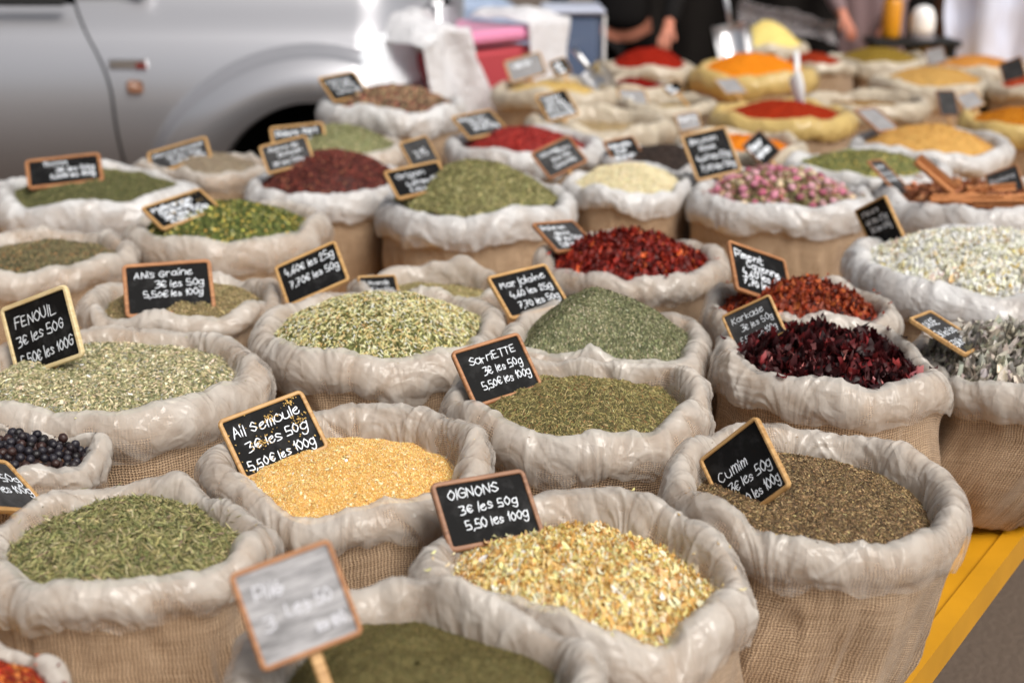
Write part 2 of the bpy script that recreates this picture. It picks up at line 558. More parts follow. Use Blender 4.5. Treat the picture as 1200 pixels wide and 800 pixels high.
# second
sack('fenouil', 128, 430, 186, BS + "holding pale green fennel seeds", res=3)
sack('sarr', 675, 456, 160, BS + "holding dried savory below the SARRIETTE sign", res=3)
sack('mix', 448, 378, 156, BS + "holding coarse green and cream chopped herb stems", res=3)
sack('marj', 706, 390, 140, BS + "holding a tall cone of grey-green marjoram", res=2)
sack('kark', 970, 408, 148, BS + "holding dark red hibiscus petals", res=3, tilt=(-.02, .0))
sack('sauge', 1192, 420, 140, BS + "holding silvery sage leaves at the right frame edge", z=.87, res=2, lean=(-.07, .05))
sack('anis', 213, 345, 121, BS + "holding brown aniseed below the ANIS GRAINE sign", res=2)
sack('hid', 505, 330, 95, BS + "mostly hidden behind the chopped green and cream stems", z=.88)
# third
sack('noir', 46, 290, 112, BS + "holding dark green seeds at the left frame edge", res=2)
sack('vert', 265, 256, 121, BS + "holding bright green herbs flecked with yellow petals", res=2)
sack('thym', 115, 216, 124, BS + "holding thyme in front of the silver pickup door", res=2, liner='liner_bright')
sack('conc', 236, 192, 84, BS + "holding crushed grey pepper in front of the pickup's wing", res=1)
sack('sich', 390, 207, 102, BS + "holding dark red Sichuan pepper", res=2, liner='liner_bright')
sack('poiv', 398, 168, 84, BS + "holding green pepper behind the dark red Sichuan pepper")
sack('cinq', 459, 118, 88, BS + "holding mixed five-colour peppercorns below the pickup's headlamp", z=.97, liner='liner_bright', res=2)
sack('orig', 557, 226, 119, BS + "holding a big dome of green oregano", res=2, liner='liner_bright')
sack('pimr', 615, 164, 95, BS + "holding bright red pepper flakes", liner='liner_bright', res=2)
sack('tom', 705, 138, 90, BS + "with a wide cream collar behind the bright red pepper flakes", liner='liner_far')
sack('ses', 738, 210, 85, BS + "holding white sesame", liner='liner_bright', res=2)
sack('sesn', 775, 182, 72, BS + "holding near-black seeds behind the white sesame", liner='liner_bright')
sack('bout', 913, 221, 113, BS + "holding pink rose buds", liner='liner_bright', res=2)
sack('fleur', 1015, 190, 98, BS + "holding small green leaves behind the rose buds", liner='liner_bright')
sack('cann', 1145, 224, 122, BS + "holding cinnamon sticks", liner='liner_bright', res=2)
sack('jasm', 1152, 302, 160, BS + "holding creamy white dried flowers", res=2, liner='liner_bright')
sack('poivr', 740, 299, 116, BS + "holding shiny red dried sweet pepper pieces", res=2)
sack('pim', 937, 352, 117, BS + "holding orange red chilli behind the hibiscus", res=2)
# far rows
F = 'liner_far'
sack('jaune', 652, 100, 77, BS + "in cream beside the red stand, steel scoop lying in it", liner=F)
sack('papr', 762, 74, 62, BS + "holding a heap of red paprika below the vendor's hand", liner=F)
sack('papr2', 742, 97, 52, BS + "holding dark red powder in front of the paprika heap", liner=F)
sack('fila', 782, 116, 60, BS + "with crumpled cream collar right of the dark red powder", liner=F)
sack('curc', 880, 78, 78, BS + "holding orange turmeric under the big steel scoop", liner='liner_yellow')
sack('ging', 898, 50, 50, BS + "holding pale yellow ground ginger behind the turmeric", liner=F)
sack('roug', 955, 71, 50, BS + "holding brick red powder right of the turmeric", liner=F)
sack('oliv', 1030, 67, 62, BS + "holding olive green powder", liner=F)
sack('brun', 1015, 114, 76, BS + "holding brown powder in a wide cream collar", liner=F)
sack('tan', 1095, 91, 76, BS + "holding tan powder behind the curry sack", liner=F)
sack('oran', 1145, 74, 62, BS + "holding pale orange powder in the last row", liner=F)
sack('coin', 1205, 98, 56, BS + "holding red powder at the right frame edge", liner=F)
sack('curry', 1202, 138, 76, BS + "stained yellow, holding ochre powder at right frame edge", liner='liner_yellow')
sack('safr', 918, 128, 86, BS + "with orange stained collar holding red-brown powder", liner='liner_yellow')
sack('gin2', 1090, 164, 92, BS + "holding sandy tan ginger powder behind the cinnamon", liner='liner_bright')
sack('orp', 868, 164, 78, BS + "holding bright orange powder behind the rose buds", liner=F)


def rim_r(s, th):
    """collar outline: R with soft unevenness, squeezed flat where a neighbour pushes"""
    ct, st = np.cos(th), np.sin(th)
    r = s['R'] * (1 + .07 * noise3(ct * 1.1, st * 1.1, 0, s['seed']) + .035 * noise3(ct * 2.6, st * 2.6, 3, s['seed']))
    for o in SK.values():
        if o is s: continue
        D = o['c'] - s['c']; d = float(np.hypot(*D))
        if d > s['R'] + o['R'] + .03 or d < 1e-4: continue
        m = (d * d + s['R'] ** 2 - o['R'] ** 2) / (2 * d)
        m = max(m, .45 * s['R']) - .004
        cosang = (ct * D[0] + st * D[1]) / d
        lim = np.where(cosang > .15, m / np.maximum(cosang, .15), 9)
        k = .012
        h = np.clip(.5 + .5 * (lim - r) / k, 0, 1)
        r = lim * (1 - h) + r * h - k * h * (1 - h)
    return r


def rim_z(s, th):
    ct, st = np.cos(th), np.sin(th)
    return s['z'] + s['R'] * (s['tilt'][0] * ct + s['tilt'][1] * st) * 1.0 + .028 * noise3(ct * 1.3, st * 1.3, 7, s['seed']) + .010 * noise3(ct * 3.1, st * 3.1, 9, s['seed'])


PL = np.array([(.725, -.085), (.745, -.055), (.775, -.026), (.825, -.006), (.885, .000), (.945, -.010), (.985, -.026), (1.0, -.044), (.988, -.060), (.976, -.068)])


def surf(s, prof, nt_, ns, drop, wr, detail, inset=0.):
    """revolved, wrinkled surface; returns verts (nt,ns,3)"""
    th = np.arange(nt_) / nt_ * 2 * PI
    P = catmull(prof, ns)
    sc = s['R'] / .19
    r0 = rim_r(s, th); z0 = rim_z(s, th)
    T, U = np.meshgrid(th, np.linspace(0, 1, ns), indexing='ij')
    seg = np.concatenate([[0], np.cumsum(np.hypot(np.diff(P[:, 0]) * s['R'], np.diff(P[:, 1])))])
    arc = np.broadcast_to(seg, T.shape)
    pr = P[None, :, 0] * r0[:, None] + 0 * U
    pz = z0[:, None] + P[None, :, 1] * sc * s['sag']
    # hem unevenness
    hm = noise3(np.cos(th) * 2.2, np.sin(th) * 2.2, 4, s['seed'] + 5) + .5 * noise3(np.cos(th) * 6, np.sin(th) * 6, 4, s['seed'] + 6)
    pz -= drop * sstep(.62, 1, U) * (hm[:, None] * .9 + .15) * s['hem']
    dr = np.gradient(P[:, 0] * s['R']); dz = np.gradient(P[:, 1]); ln = np.hypot(dr, dz) + 1e-9
    nr, nz_ = -dz / ln, dr / ln      # outward normal
    nr, nz_ = np.where(True, nr, nr), nz_
    R = s['R']; sd = s['seed']
    ct, st_ = np.cos(T), np.sin(T)
    tw = T + 2.2 * (arc - .09) * noise3(ct * 1.7, st_ * 1.7, 0, sd + 11) / R * 2
    c2, s2 = np.cos(tw) * R, np.sin(tw) * R
    a = s['amp']
    d = wr * (.0055 * noise3(c2 / .075, s2 / .075, arc / .10, sd + 1)
              +     .0020 * ridge(c2 / .040, s2 / .040, arc / .13, sd + 2) * (0.55 + .8 * noise3(ct * 2, st_ * 2, arc / .1, sd + 3))) * a
    if detail:
        tw2 = T - 3.5 * (arc - .09) * noise3(ct * 2.1, st_ * 2.1, 5, sd + 12) / R
        c3, s3 = np.cos(tw2) * R, np.sin(tw2) * R
        d = d + (.0024 * ridge(c3 / .024, s3 / .024, arc / .11, sd + 4) * (.5 + 1.1 * noise3(ct * 2.5, st_ * 2.5, arc / .08, sd + 9)) + .0007 * ridge(c2 / .012, s2 / .012, arc / .04, sd + 8)) * a
    if detail:
        g = np.random.default_rng(sd + 99); Lq = seg[-1]
        nc = int(60 * R / .19) if s['res'] >= 2 else 36
        for _ in range(nc):
            t0 = g.uniform(0, 2 * PI); a0 = g.uniform(0, Lq); an = g.normal(0, .55); ln = g.uniform(.035, .12); wv = g.uniform(.0028, .0065); am = g.uniform(.0012, .0036) * g.choice([1, 1, -1])
            dth = ((T - t0 + PI) % (2 * PI) - PI) * R; da = arc - a0
            u = dth * math.sin(an) + da * math.cos(an); v_ = dth * math.cos(an) - da * math.sin(an) + .12 * u * u / ln
            d = d + a * am * np.exp(-np.abs(v_) / wv) * np.exp(-(u / ln) ** 2)
    s['lift'] = np.clip(.46 + d / .011, 0, 1) * .66 + .34 * np.exp(-((U - .42) / .22) ** 2)
    d = d - inset
    pr = pr + d * nr[None]; pz = pz + d * nz_[None]
    return np.stack([s['c'][0] + pr * ct, s['c'][1] + pr * st_, pz], -1), T, arc, pz


def build_sack(s):
    e = empty("burlap_sack", (s['c'][0], s['c'][1], TZ))
    tag(e, s['label'], "sack", "burlap sacks of herbs and spices on the yellow table")
    off = np.array([s['c'][0], s['c'][1], TZ])
    nt_, ns = {1: (150, 28), 2: (280, 44), 3: (520, 72)}[s['res']]
    v, T, arc, _ = surf(s, PL, nt_, ns, .022, 1.0, s['res'] >= 1)
    s['lv'] = v
    me = mesh_np("liner", (v - off).reshape(-1, 3), quads=grid_quads(nt_, ns, True), smooth=True, col=np.repeat(s['lift'].reshape(-1, 1), 3, 1))
    link("liner", me, M[s['liner']], e)
    # burlap under and below the liner
    H = (s['z'] - TZ)
    ntb, nsb = {1: (110, 40), 2: (180, 60), 3: (280, 84)}[s['res']]
    top = np.array(PL); top = top[:-1]
    sc = s['R'] / .19
    low = np.array([(.962, -.074), (.950, -.088), (.952, -.13), (.965, -.19), (.95, -.235), (.90, -.265), (.845, -.290), (.79, -.3060), (.66, -.3095), (.0, -.310)])
    f = (-low[:, 1] - .074) / (.310 - .074)
    hz = .074 * sc * s['sag']; low[:, 1] = (-hz - f * (H - hz - .001)) / (sc * s['sag'])
    P = np.concatenate([top, low])
    v, T, arc, pz = surf(s, P, ntb, nsb, .0, .9, False, inset=.0055)
    # body below the collar: fold, lean, settle on the table
    base = TZ + .001
    x, y, z = v[..., 0] - off[0], v[..., 1] - off[1], v[..., 2]
    rr = np.hypot(x, y) + 1e-9
    g = sstep(-.075, -.17, z - s['z']) * sstep(.02, .25, rr / s['R'])
    ct, st_ = np.cos(T), np.sin(T)
    fold = .010 * ridge(ct * 2.6, st_ * 2.6, z * 2.5, s['seed'] + 31) + .005 * ridge(ct * 5.5, st_ * 5.5, z * 5, s['seed'] + 32) + .008 * noise3(ct * 1.5, st_ * 1.5, z * 6, s['seed'] + 33) - .006
    # side seam
    ts = (s['seed'] * 1.7) % 1.5 + 4.1
    dth = (T - ts + PI) % (2 * PI) - PI
    fold += .007 * np.exp(-(dth * s['R'] / .006) ** 2) - .006 * np.exp(-((dth * s['R'] - .012) / .006) ** 2)
    rr2 = rr + g * fold
    zz = np.clip((s['z'] - .075 - z) / max(.05, H - .075), 0, 1)
    x = x / rr * rr2 + s['lean'][0] * zz; y = y / rr * rr2 + s['lean'][1] * zz
    z = np.maximum(z, base + .0)
    v = np.stack([x, y, z - TZ], -1)
    uv = np.stack([T * s['R'] * .95, arc], -1)
    # duplicate the seam column so the weave does not wrap backwards
    v = np.concatenate([v, v[:1]], 0); uv0 = uv[:1].copy(); uv0[..., 0] = 2 * PI * s['R'] * .95
    uv = np.concatenate([uv, uv0], 0)
    me = mesh_np("sack_cloth", v.reshape(-1, 3), quads=grid_quads(ntb + 1, nsb), uv=uv.reshape(-1, 2), smooth=True)
    link("sack_cloth", me, M['burlap'], e)
    s['obj'] = e


for s in SK.values():
    build_sack(s)

# ------------------------------------------------------------------ heaps
rng = np.random.default_rng(7)


def T_seed(n=5, taper=.75):
    th = np.arange(n) / n * 2 * PI
    v = [[-.5, 0, 0]]
    for x, r in ((-.28, taper), (.05, 1.), (.32, taper * .85)):
        v += [[x, .5 * r * np.cos(t), .5 * r * np.sin(t)] for t in th]
    v += [[.5, 0, 0]]
    t = [[0, 1 + (j + 1) % n, 1 + j] for j in range(n)]
    for k in range(2):
        a = 1 + k * n; b_ = a + n
        for j in range(n):
            j2 = (j + 1) % n
            t += [[a + j, a + j2, b_ + j2], [a + j, b_ + j2, b_ + j]]
    a = 1 + 2 * n
    t += [[a + j, a + (j + 1) % n, 3 * n + 1] for j in range(n)]
    v = np.array(v); v[:, 2] += .25 * (v[:, 0] ** 2)
    return v, np.array(t)


def T_grid(nx, ny, curl, twist, seed, taper=0.):
    g = np.random.default_rng(seed)
    x = np.linspace(-.5, .5, nx); y = np.linspace(-.5, .5, ny)
    X, Y = np.meshgrid(x, y, indexing='ij')
    W = 1 - taper * (2 * np.abs(X)) ** 2
    Yw = Y * W
    Z = curl * (X ** 2) * 2 + curl * .8 * Y ** 2 * g.uniform(-1, 1) * 3 + twist * X * Y * 2 + .10 * g.normal(size=X.shape)
    q = grid_quads(nx, ny)
    t = np.concatenate([q[:, [0, 1, 2]], q[:, [0, 2, 3]]])
    return np.stack([X, Yw, Z], -1).reshape(-1, 3), t


def T_oct(seed):
    g = np.random.default_rng(seed)
    v = np.array([[1, 0, 0], [-1, 0, 0], [0, 1, 0], [0, -1, 0], [0, 0, 1], [0, 0, -1]], float) * .5 * g.uniform(.6, 1.1, (6, 1)) + g.normal(size=(6, 3)) * .08
    t = np.array([[0, 2, 4], [2, 1, 4], [1, 3, 4], [3, 0, 4], [2, 0, 5], [1, 2, 5], [3, 1, 5], [0, 3, 5]])
    return v, t


def T_sphere(nu=10, nv=7, bump=.03, seed=0):
    v = [[0, 0, .5]]; g = np.random.default_rng(seed)
    for i in range(1, nv):
        a = PI * i / nv
        for j in range(nu):
            p = 2 * PI * j / nu
            v.append([.5 * math.sin(a) * math.cos(p), .5 * math.sin(a) * math.sin(p), .5 * math.cos(a)])
    v.append([0, 0, -.5]); t = []
    for j in range(nu):
        j2 = (j + 1) % nu
        t.append([0, 1 + j, 1 + j2])
        for i in range(nv - 2):
            a = 1 + i * nu; b_ = a + nu
            t += [[a + j, b_ + j, b_ + j2], [a + j, b_ + j2, a + j2]]
        a = 1 + (nv - 2) * nu
        t.append([a + j, len(v) - 1, a + j2])
    v = np.array(v); v *= 1 + bump * g.normal(size=(len(v), 1))
    return v, np.array(t)


TPL = {
    'seed': ([T_seed(5)], True),
    'needle': ([T_seed(3, .9)], True),
    'flake': ([T_grid(3, 2, .5, .3, 1, .3), T_grid(3, 2, -.4, .5, 2, .5), T_grid(2, 3, .3, -.6, 3, .2)], False),
    'strip': ([T_grid(6, 2, .9, .6, 4, .6), T_grid(6, 2, -.7, 1.2, 5, .5), T_grid(5, 3, 1.2, -.6, 6, .7), T_grid(4, 3, .4, .9, 7, .3)], False),
    'petal': ([T_grid(5, 4, .9, .9, 8, .8), T_grid(6, 4, -.8, -1.2, 9, .9), T_grid(5, 5, 1.3, .5, 10, .6), T_grid(6, 3, .7, 1.6, 11, .9)], True),
    'gran': ([T_oct(1), T_oct(2), T_oct(3)], False),
    'ball': ([T_sphere(7, 5, .04, 1), T_sphere(7, 5, .07, 2)], True),
}


def rotmats(n, pitch, roll=PI):
    yaw = rng.uniform(0, 2 * PI, n); p = rng.normal(0, pitch, n); r = rng.uniform(-roll, roll, n)
    cy, sy, cp, sp, cr, sr = np.cos(yaw), np.sin(yaw), np.cos(p), np.sin(p), np.cos(r), np.sin(r)
    return np.stack([np.stack([cy * cp, cy * sp * sr - sy * cr, cy * sp * cr + sy * sr], -1),
                     np.stack([sy * cp, sy * sp * sr + cy * cr, sy * sp * cr - cy * sr], -1),
                     np.stack([-sp, cp * sr, cp * cr], -1)], -2)


def heap_z(s, x, y, edge, peak, shape, po):
    """height of the mound at local x,y (metres from the sack's centre)"""
    th = np.arctan2(y, x)
    rn = np.clip(np.hypot(x, y) / (.805 * rim_r_cached(s, th)), 0, 1.2)
    plane = s['z'] + (s['tilt'][0] * x + s['tilt'][1] * y)
    q = np.hypot(rn * np.cos(th) - po[0] * (1 - rn), rn * np.sin(th) - po[1] * (1 - rn))
    if shape == 'cone': h = np.clip(1 - np.sqrt(q * q + .012) ** 1.5 + .0, 0, 1)
    elif shape == 'dish': h = np.clip(1 - q ** 2, 0, 1) + .35 * np.exp(-((q - .72) / .2) ** 2) - .35 * np.exp(-(q / .35) ** 2)
    else: h = np.clip(1 - q ** 2, 0, 1)
    lump = .007 * noise3(x / .06, y / .06, 0, s['seed'] + 50) + .004 * noise3(x / .022, y / .022, 2, s['seed'] + 51)
    return plane + edge + peak * h + lump


PGAIN = [1.1, .1]


def pick_cols(pal, n, jit):
    cs = np.array([lin(c[:3]) for c in pal]); wts = np.array([c[3] for c in pal], float); wts /= wts.sum()
    k = rng.choice(len(pal), n, p=wts)
    cs = cs * PGAIN[0]; g_ = cs.mean(1, keepdims=True); cs = (cs + (g_ - cs) * PGAIN[1]) * np.array([1.06, 1.0, .94])
    return np.clip(cs[k] * np.exp(rng.normal(0, jit, (n, 1))) * (1 + rng.normal(0, .05, (n, 3))), .002, .9)


def scatter(s, kind, N, size, pal, edge, peak, shape, po, jit=.22, pitch=.3, lift=.5, zoff=0., rmax=.80):
    """N small pieces lying on the mound -> verts, tris, colours, smooth"""
    tpls, smooth = TPL[kind]
    V, Tt, C = [], [], []; off = 0
    per = N // len(tpls)
    for tv, tt in tpls:
        rho = np.sqrt(rng.uniform(0, 1, per)); th = rng.uniform(0, 2 * PI, per)
        rad = rho * rmax * rim_r_cached(s, th)
        x, y = rad * np.cos(th), rad * np.sin(th)
        z = heap_z(s, x, y, edge, peak, shape, po)
        sz = np.array(size)[None] * np.exp(rng.normal(0, .22, (per, 3)))
        Rm = rotmats(per, pitch, PI if kind in ('seed', 'needle', 'gran', 'ball') else .7)
        # follow the slope
        e = .004
        gx = (heap_z(s, x + e, y, edge, peak, shape, po) - z) / e; gy = (heap_z(s, x, y + e, edge, peak, shape, po) - z) / e
        v = np.einsum('nij,nkj->nki', Rm, tv[None] * sz[:, None, :])
        v[..., 2] += gx[:, None] * v[..., 0] + gy[:, None] * v[..., 1]
        z = z + rng.uniform(-.15, 1, per) * lift * min(size[1], size[0]) + zoff
        v += np.stack([x, y, z], -1)[:, None]
        V.append(v.reshape(-1, 3))
        Tt.append((tt[None] + (np.arange(per) * len(tv))[:, None, None] + off).reshape(-1, 3)); off += per * len(tv)
        C.append(np.repeat(pick_cols(pal, per, jit), len(tv), 0))
    return np.concatenate(V), np.concatenate(Tt), np.concatenate(C), smooth


_rc = {}


def rim_r_cached(s, th):
    if s['key'] not in _rc:
        t = np.linspace(0, 2 * PI, 721); _rc[s['key']] = (t, rim_r(s, t))
    t, r = _rc[s['key']]
    return np.interp(th % (2 * PI), t, r)


def heap(key, name, label, cat, layers, edge=-.03, peak=.05, shape='dome', po=(0, 0), mat='seed', base=None, nr=40, na=120):
    """layers: list of dict(kind,N,size,pal,...) ; one mesh: mound + loose pieces"""
    s = SK[key]
    s['heap'] = (edge, peak, shape, po)
    PGAIN[:] = {'leaf': (1.42, .12), 'powder': (1.0, 0.), 'petal': (1.12, .05)}.get(mat, (1.1, .12))
    th = np.arange(na) / na * 2 * PI; rho = np.linspace(0, 1, nr) ** .8
    Tm, Rm = np.meshgrid(th, rho, indexing='ij')
    rad = Rm * .805 * rim_r_cached(s, th)[:, None]
    x, y = rad * np.cos(Tm), rad * np.sin(Tm)
    z = heap_z(s, x, y, edge, peak, shape, po)
    v = [np.stack([x, y, z], -1).reshape(-1, 3)]
    q = grid_quads(na, nr, True)
    tris = [np.concatenate([q[:, [0, 1, 2]], q[:, [0, 2, 3]]])]
    pal0 = base if base is not None else layers[0]['pal']
    avg = np.average([lin(c[:3]) for c in pal0], axis=0, weights=[c[3] for c in pal0])
    nzv = noise3(v[0][:, 0] / .012, v[0][:, 1] / .012, 0, 5)
    cols = [np.clip(avg[None] * (1 + .35 * nzv[:, None]), 0.002, .9)]
    sm = [np.ones(len(tris[0]), bool)]
    off = len(v[0])
    for L in layers:
        L = dict(L)
        vv, tt, cc, smf = scatter(s, L.pop('kind'), L.pop('N'), L.pop('size'), L.pop('pal'), edge, peak, shape, po, **L)
        v.append(vv); tris.append(tt + off); cols.append(cc); sm.append(np.full(len(tt), smf)); off += len(vv)
    if s['res'] >= 2 and mat != 'powder':      # a few pieces spilled on the collar
        L = layers[0]; tv, tt = TPL[L['kind']][0][0]; n = 24
        nu, nv_ = s['lv'].shape[:2]
        P = s['lv'][rng.integers(0, nu, n), (nv_ * (.20 + .32 * rng.uniform(0, 1, n) ** 1.2)).astype(int)] - np.array([s['c'][0], s['c'][1], 0])
        vv = np.einsum('nij,nkj->nki', rotmats(n, .15, .4), tv[None] * np.array(L['size'])[None, None] * .9 * rng.uniform(.5, .85, (n, 1, 1))) + P[:, None] + np.array([0, 0, .4 * min(L['size'])])
        v.append(vv.reshape(-1, 3)); tris.append((tt[None] + (np.arange(n) * len(tv))[:, None, None] + off).reshape(-1, 3)); off += n * len(tv)
        cols.append(np.repeat(pick_cols(L['pal'], n, .2), len(tv), 0)); sm.append(np.full(n * len(tt), TPL[L['kind']][1]))
    V = np.concatenate(v) - np.array([0, 0, s['z']])
    me = mesh_np(name, V, tris=np.concatenate(tris), col=np.concatenate(cols), smooth=np.concatenate(sm))
    o = link(name, me, M[mat])
    o.location = (s['c'][0], s['c'][1], s['z'])
    tag(o, label, cat, kind="stuff")
    return o


mm = .001
# in focus
heap('fenouil', "fennel_seeds", "mound of pale green fennel seeds in the sack under the FENOUIL sign", "fennel seeds",
     [dict(kind='seed', N=12000, size=(8.8 * mm, 2.7 * mm, 2.4 * mm), pal=[(160, 154, 116, 5), (134, 134, 98, 4), (190, 182, 148, 3), (106, 108, 76, 3), (216, 206, 176, .8), (140, 144, 136, 1)]),
      dict(kind='flake', N=240, size=(9 * mm, 5 * mm, 4 * mm), pal=[(226, 218, 190, 1), (205, 195, 160, 1)], pitch=.5)],
     edge=-.030, peak=.026, shape='dish', po=(-.2, .05), base=[(120, 122, 84, 1)])
heap('cumin', "cumin_seeds", "mound of brown cumin seeds in the sack beside the yellow table edge", "cumin seeds",
     [dict(kind='seed', N=16000, size=(6 * mm, 1.5 * mm, 1.4 * mm), pal=[(122, 100, 66, 5), (94, 76, 50, 4), (150, 126, 86, 2), (72, 58, 40, 2), (180, 158, 112, .6)], jit=.25, pitch=.35),
      dict(kind='needle', N=350, size=(11 * mm, .8 * mm, .8 * mm), pal=[(190, 176, 130, 1), (160, 150, 104, 1)])],
     edge=-.036, peak=.022, po=(.1, .0), base=[(84, 66, 44, 1)])
heap('sarr', "dried_savory", "mound of dried greenish brown savory leaves under the SARRIETTE sign", "dried savory",
     [dict(kind='needle', N=15000, size=(7.5 * mm, 1.3 * mm, 1.0 * mm), pal=[(128, 122, 74, 5), (104, 102, 62, 4), (152, 140, 90, 3), (84, 82, 50, 2), (176, 164, 112, .8), (134, 96, 58, .8)], jit=.25, pitch=.35),
      dict(kind='needle', N=500, size=(13 * mm, 1.0 * mm, .9 * mm), pal=[(188, 176, 124, 1), (160, 142, 92, 1)])],
     edge=-.032, peak=.040, base=[(92, 84, 54, 1)], mat='leaf')
heap('mix', "chopped_herb_stems", "dome of coarse chopped green leaves and cream stems behind the SARRIETTE sign", "herb mix",
     [dict(kind='flake', N=8000, size=(5.5 * mm, 2.6 * mm, 2 * mm), pal=[(112, 116, 66, 4), (84, 92, 52, 4), (140, 140, 84, 2), (64, 72, 40, 2)], pitch=.5),
      dict(kind='seed', N=5200, size=(7.5 * mm, 2.0 * mm, 1.8 * mm), pal=[(214, 204, 150, 4), (190, 178, 122, 3), (232, 226, 188, 2), (180, 150, 90, 1)], pitch=.4, zoff=.001),
      dict(kind='needle', N=260, size=(17 * mm, 1.6 * mm, 1.4 * mm), pal=[(222, 212, 160, 1), (200, 184, 130, 1)], pitch=.3, zoff=.001)],
     edge=-.016, peak=.058, base=[(96, 94, 56, 1)], mat='leaf')
heap('marj', "dried_marjoram", "tall cone of finely rubbed grey-green marjoram under the MARJOLAINE sign", "marjoram",
     [dict(kind='flake', N=24000, size=(3.4 * mm, 2.2 * mm, 1.4 * mm), pal=[(112, 116, 84, 5), (92, 98, 70, 4), (140, 140, 112, 2), (74, 80, 56, 2), (176, 172, 148, .5)], pitch=.5, jit=.2)],
     edge=-.024, peak=.098, shape='cone', po=(-.08, .05), base=[(86, 90, 62, 1)], mat='leaf')
heap('ail', "garlic_granules", "mound of golden garlic granules under the AIL SEMOULE sign", "garlic granules",
     [dict(kind='gran', N=45000, size=(2.1 * mm, 2.0 * mm, 1.8 * mm), pal=[(226, 186, 104, 5), (210, 164, 80, 4), (238, 210, 140, 3), (184, 136, 68, 1.4), (244, 230, 190, 1)], jit=.18),
      dict(kind='flake', N=300, size=(4.5 * mm, 3 * mm, 2 * mm), pal=[(240, 222, 180, 1)])],
     edge=-.042, peak=.038, po=(.02, 0), base=[(205, 158, 84, 1)])
heap('oignon', "dried_onion_pieces", "mound of pale yellow dried onion shavings under the OIGNONS sign", "dried onion",
     [dict(kind='strip', N=7000, size=(13.5 * mm, 2.9 * mm, 4.5 * mm), pal=[(232, 206, 140, 5), (222, 188, 116, 4), (240, 224, 178, 4), (204, 164, 92, 2), (172, 126, 66, .6), (246, 238, 212, 1.5)], jit=.13, pitch=.6, lift=1.6),
      dict(kind='strip', N=1100, size=(11 * mm, 6.5 * mm, 4 * mm), pal=[(238, 216, 160, 3), (246, 236, 204, 2), (226, 196, 128, 1)], pitch=.6, lift=1.2)],
     edge=-.044, peak=.040, base=[(196, 152, 80, 1)], mat='petal', po=(0, 0))
heap('rose', "rosemary_needles", "mound of green rosemary needles in the front left sack", "rosemary",
     [dict(kind='needle', N=10000, size=(21 * mm, 2.1 * mm, 1.5 * mm), pal=[(134, 134, 86, 5), (112, 116, 72, 4), (160, 156, 110, 3), (82, 88, 56, 2), (164, 156, 124, .8), (128, 110, 92, .6)], pitch=.35, lift=2.2)],
     edge=-.026, peak=.024, base=[(92, 92, 64, 1)], mat='leaf')
heap('pil', "green_powder", "dark green ground herb powder in the front sack with the chalk-smeared sign", "herb powder",
     [dict(kind='gran', N=26000, size=(2.2 * mm, 2.0 * mm, 1.7 * mm), pal=[(108, 101, 66, 5), (90, 84, 55, 4), (130, 121, 84, 2), (72, 67, 46, 2)], jit=.2)],
     edge=-.040, peak=.036, base=[(102, 95, 62, 1)], mat='powder')
heap('chilli', "chilli_flakes", "red and orange chilli flakes in the lower left corner", "chilli flakes",
     [dict(kind='flake', N=3500, size=(9 * mm, 5 * mm, 4 * mm), pal=[(150, 40, 20, 4), (190, 80, 30, 2), (210, 130, 50, 2), (110, 26, 16, 2)], pitch=.6)],
     edge=-.02, peak=.04, mat='petal')
heap('kark', "hibiscus_petals", "dark crimson dried hibiscus petals under the KARKADE sign", "hibiscus",
     [dict(kind='petal', N=1900, size=(26 * mm, 13 * mm, 12 * mm), pal=[(58, 16, 20, 5), (38, 12, 16, 4), (92, 24, 28, 3), (120, 38, 40, 1), (190, 120, 120, .35)], jit=.25, pitch=.8, lift=1.2),
      dict(kind='strip', N=900, size=(16 * mm, 6 * mm, 7 * mm), pal=[(110, 28, 30, 2), (60, 16, 20, 2), (206, 140, 140, .3)], pitch=.9, lift=1.5)],
     edge=-.040, peak=.044, base=[(40, 12, 14, 1)], mat='petal')
heap('sauge', "sage_leaves", "silvery grey-green curled sage leaves under the SAUGE sign", "sage",
     [dict(kind='petal', N=1500, size=(30 * mm, 13 * mm, 12 * mm), pal=[(158, 156, 150, 4), (132, 130, 124, 3), (178, 176, 168, 3), (106, 106, 96, 2), (196, 194, 188, 1)], jit=.15, pitch=.8, lift=1.2)],
     edge=-.028, peak=.055, base=[(96, 100, 84, 1)], mat='leaf')
heap('anis', "aniseed", "brown aniseed under the ANIS GRAINE sign", "aniseed",
     [dict(kind='seed', N=9000, size=(4.2 * mm, 2.0 * mm, 2.0 * mm), pal=[(150, 136, 92, 4), (126, 112, 74, 4), (172, 158, 116, 2), (100, 88, 58, 2)])],
     edge=-.032, peak=.050, base=[(104, 92, 60, 1)])
heap('hid', "herb_crumbs", "beige herb crumbs in the half hidden sack behind the chopped stems", "herbs",
     [dict(kind='flake', N=1500, size=(5 * mm, 3 * mm, 2 * mm), pal=[(160, 148, 104, 1), (130, 120, 80, 1)])], edge=-.04, peak=.02, mat='leaf')
heap('noir', "green_seeds", "dark green seeds flecked with brown in the left edge sack", "seeds",
     [dict(kind='seed', N=7000, size=(4.6 * mm, 2.6 * mm, 2.4 * mm), pal=[(112, 106, 72, 4), (86, 84, 58, 4), (142, 130, 92, 2), (150, 110, 64, 1), (60, 58, 40, 2)])],
     edge=-.03, peak=.030, base=[(76, 72, 48, 1)])
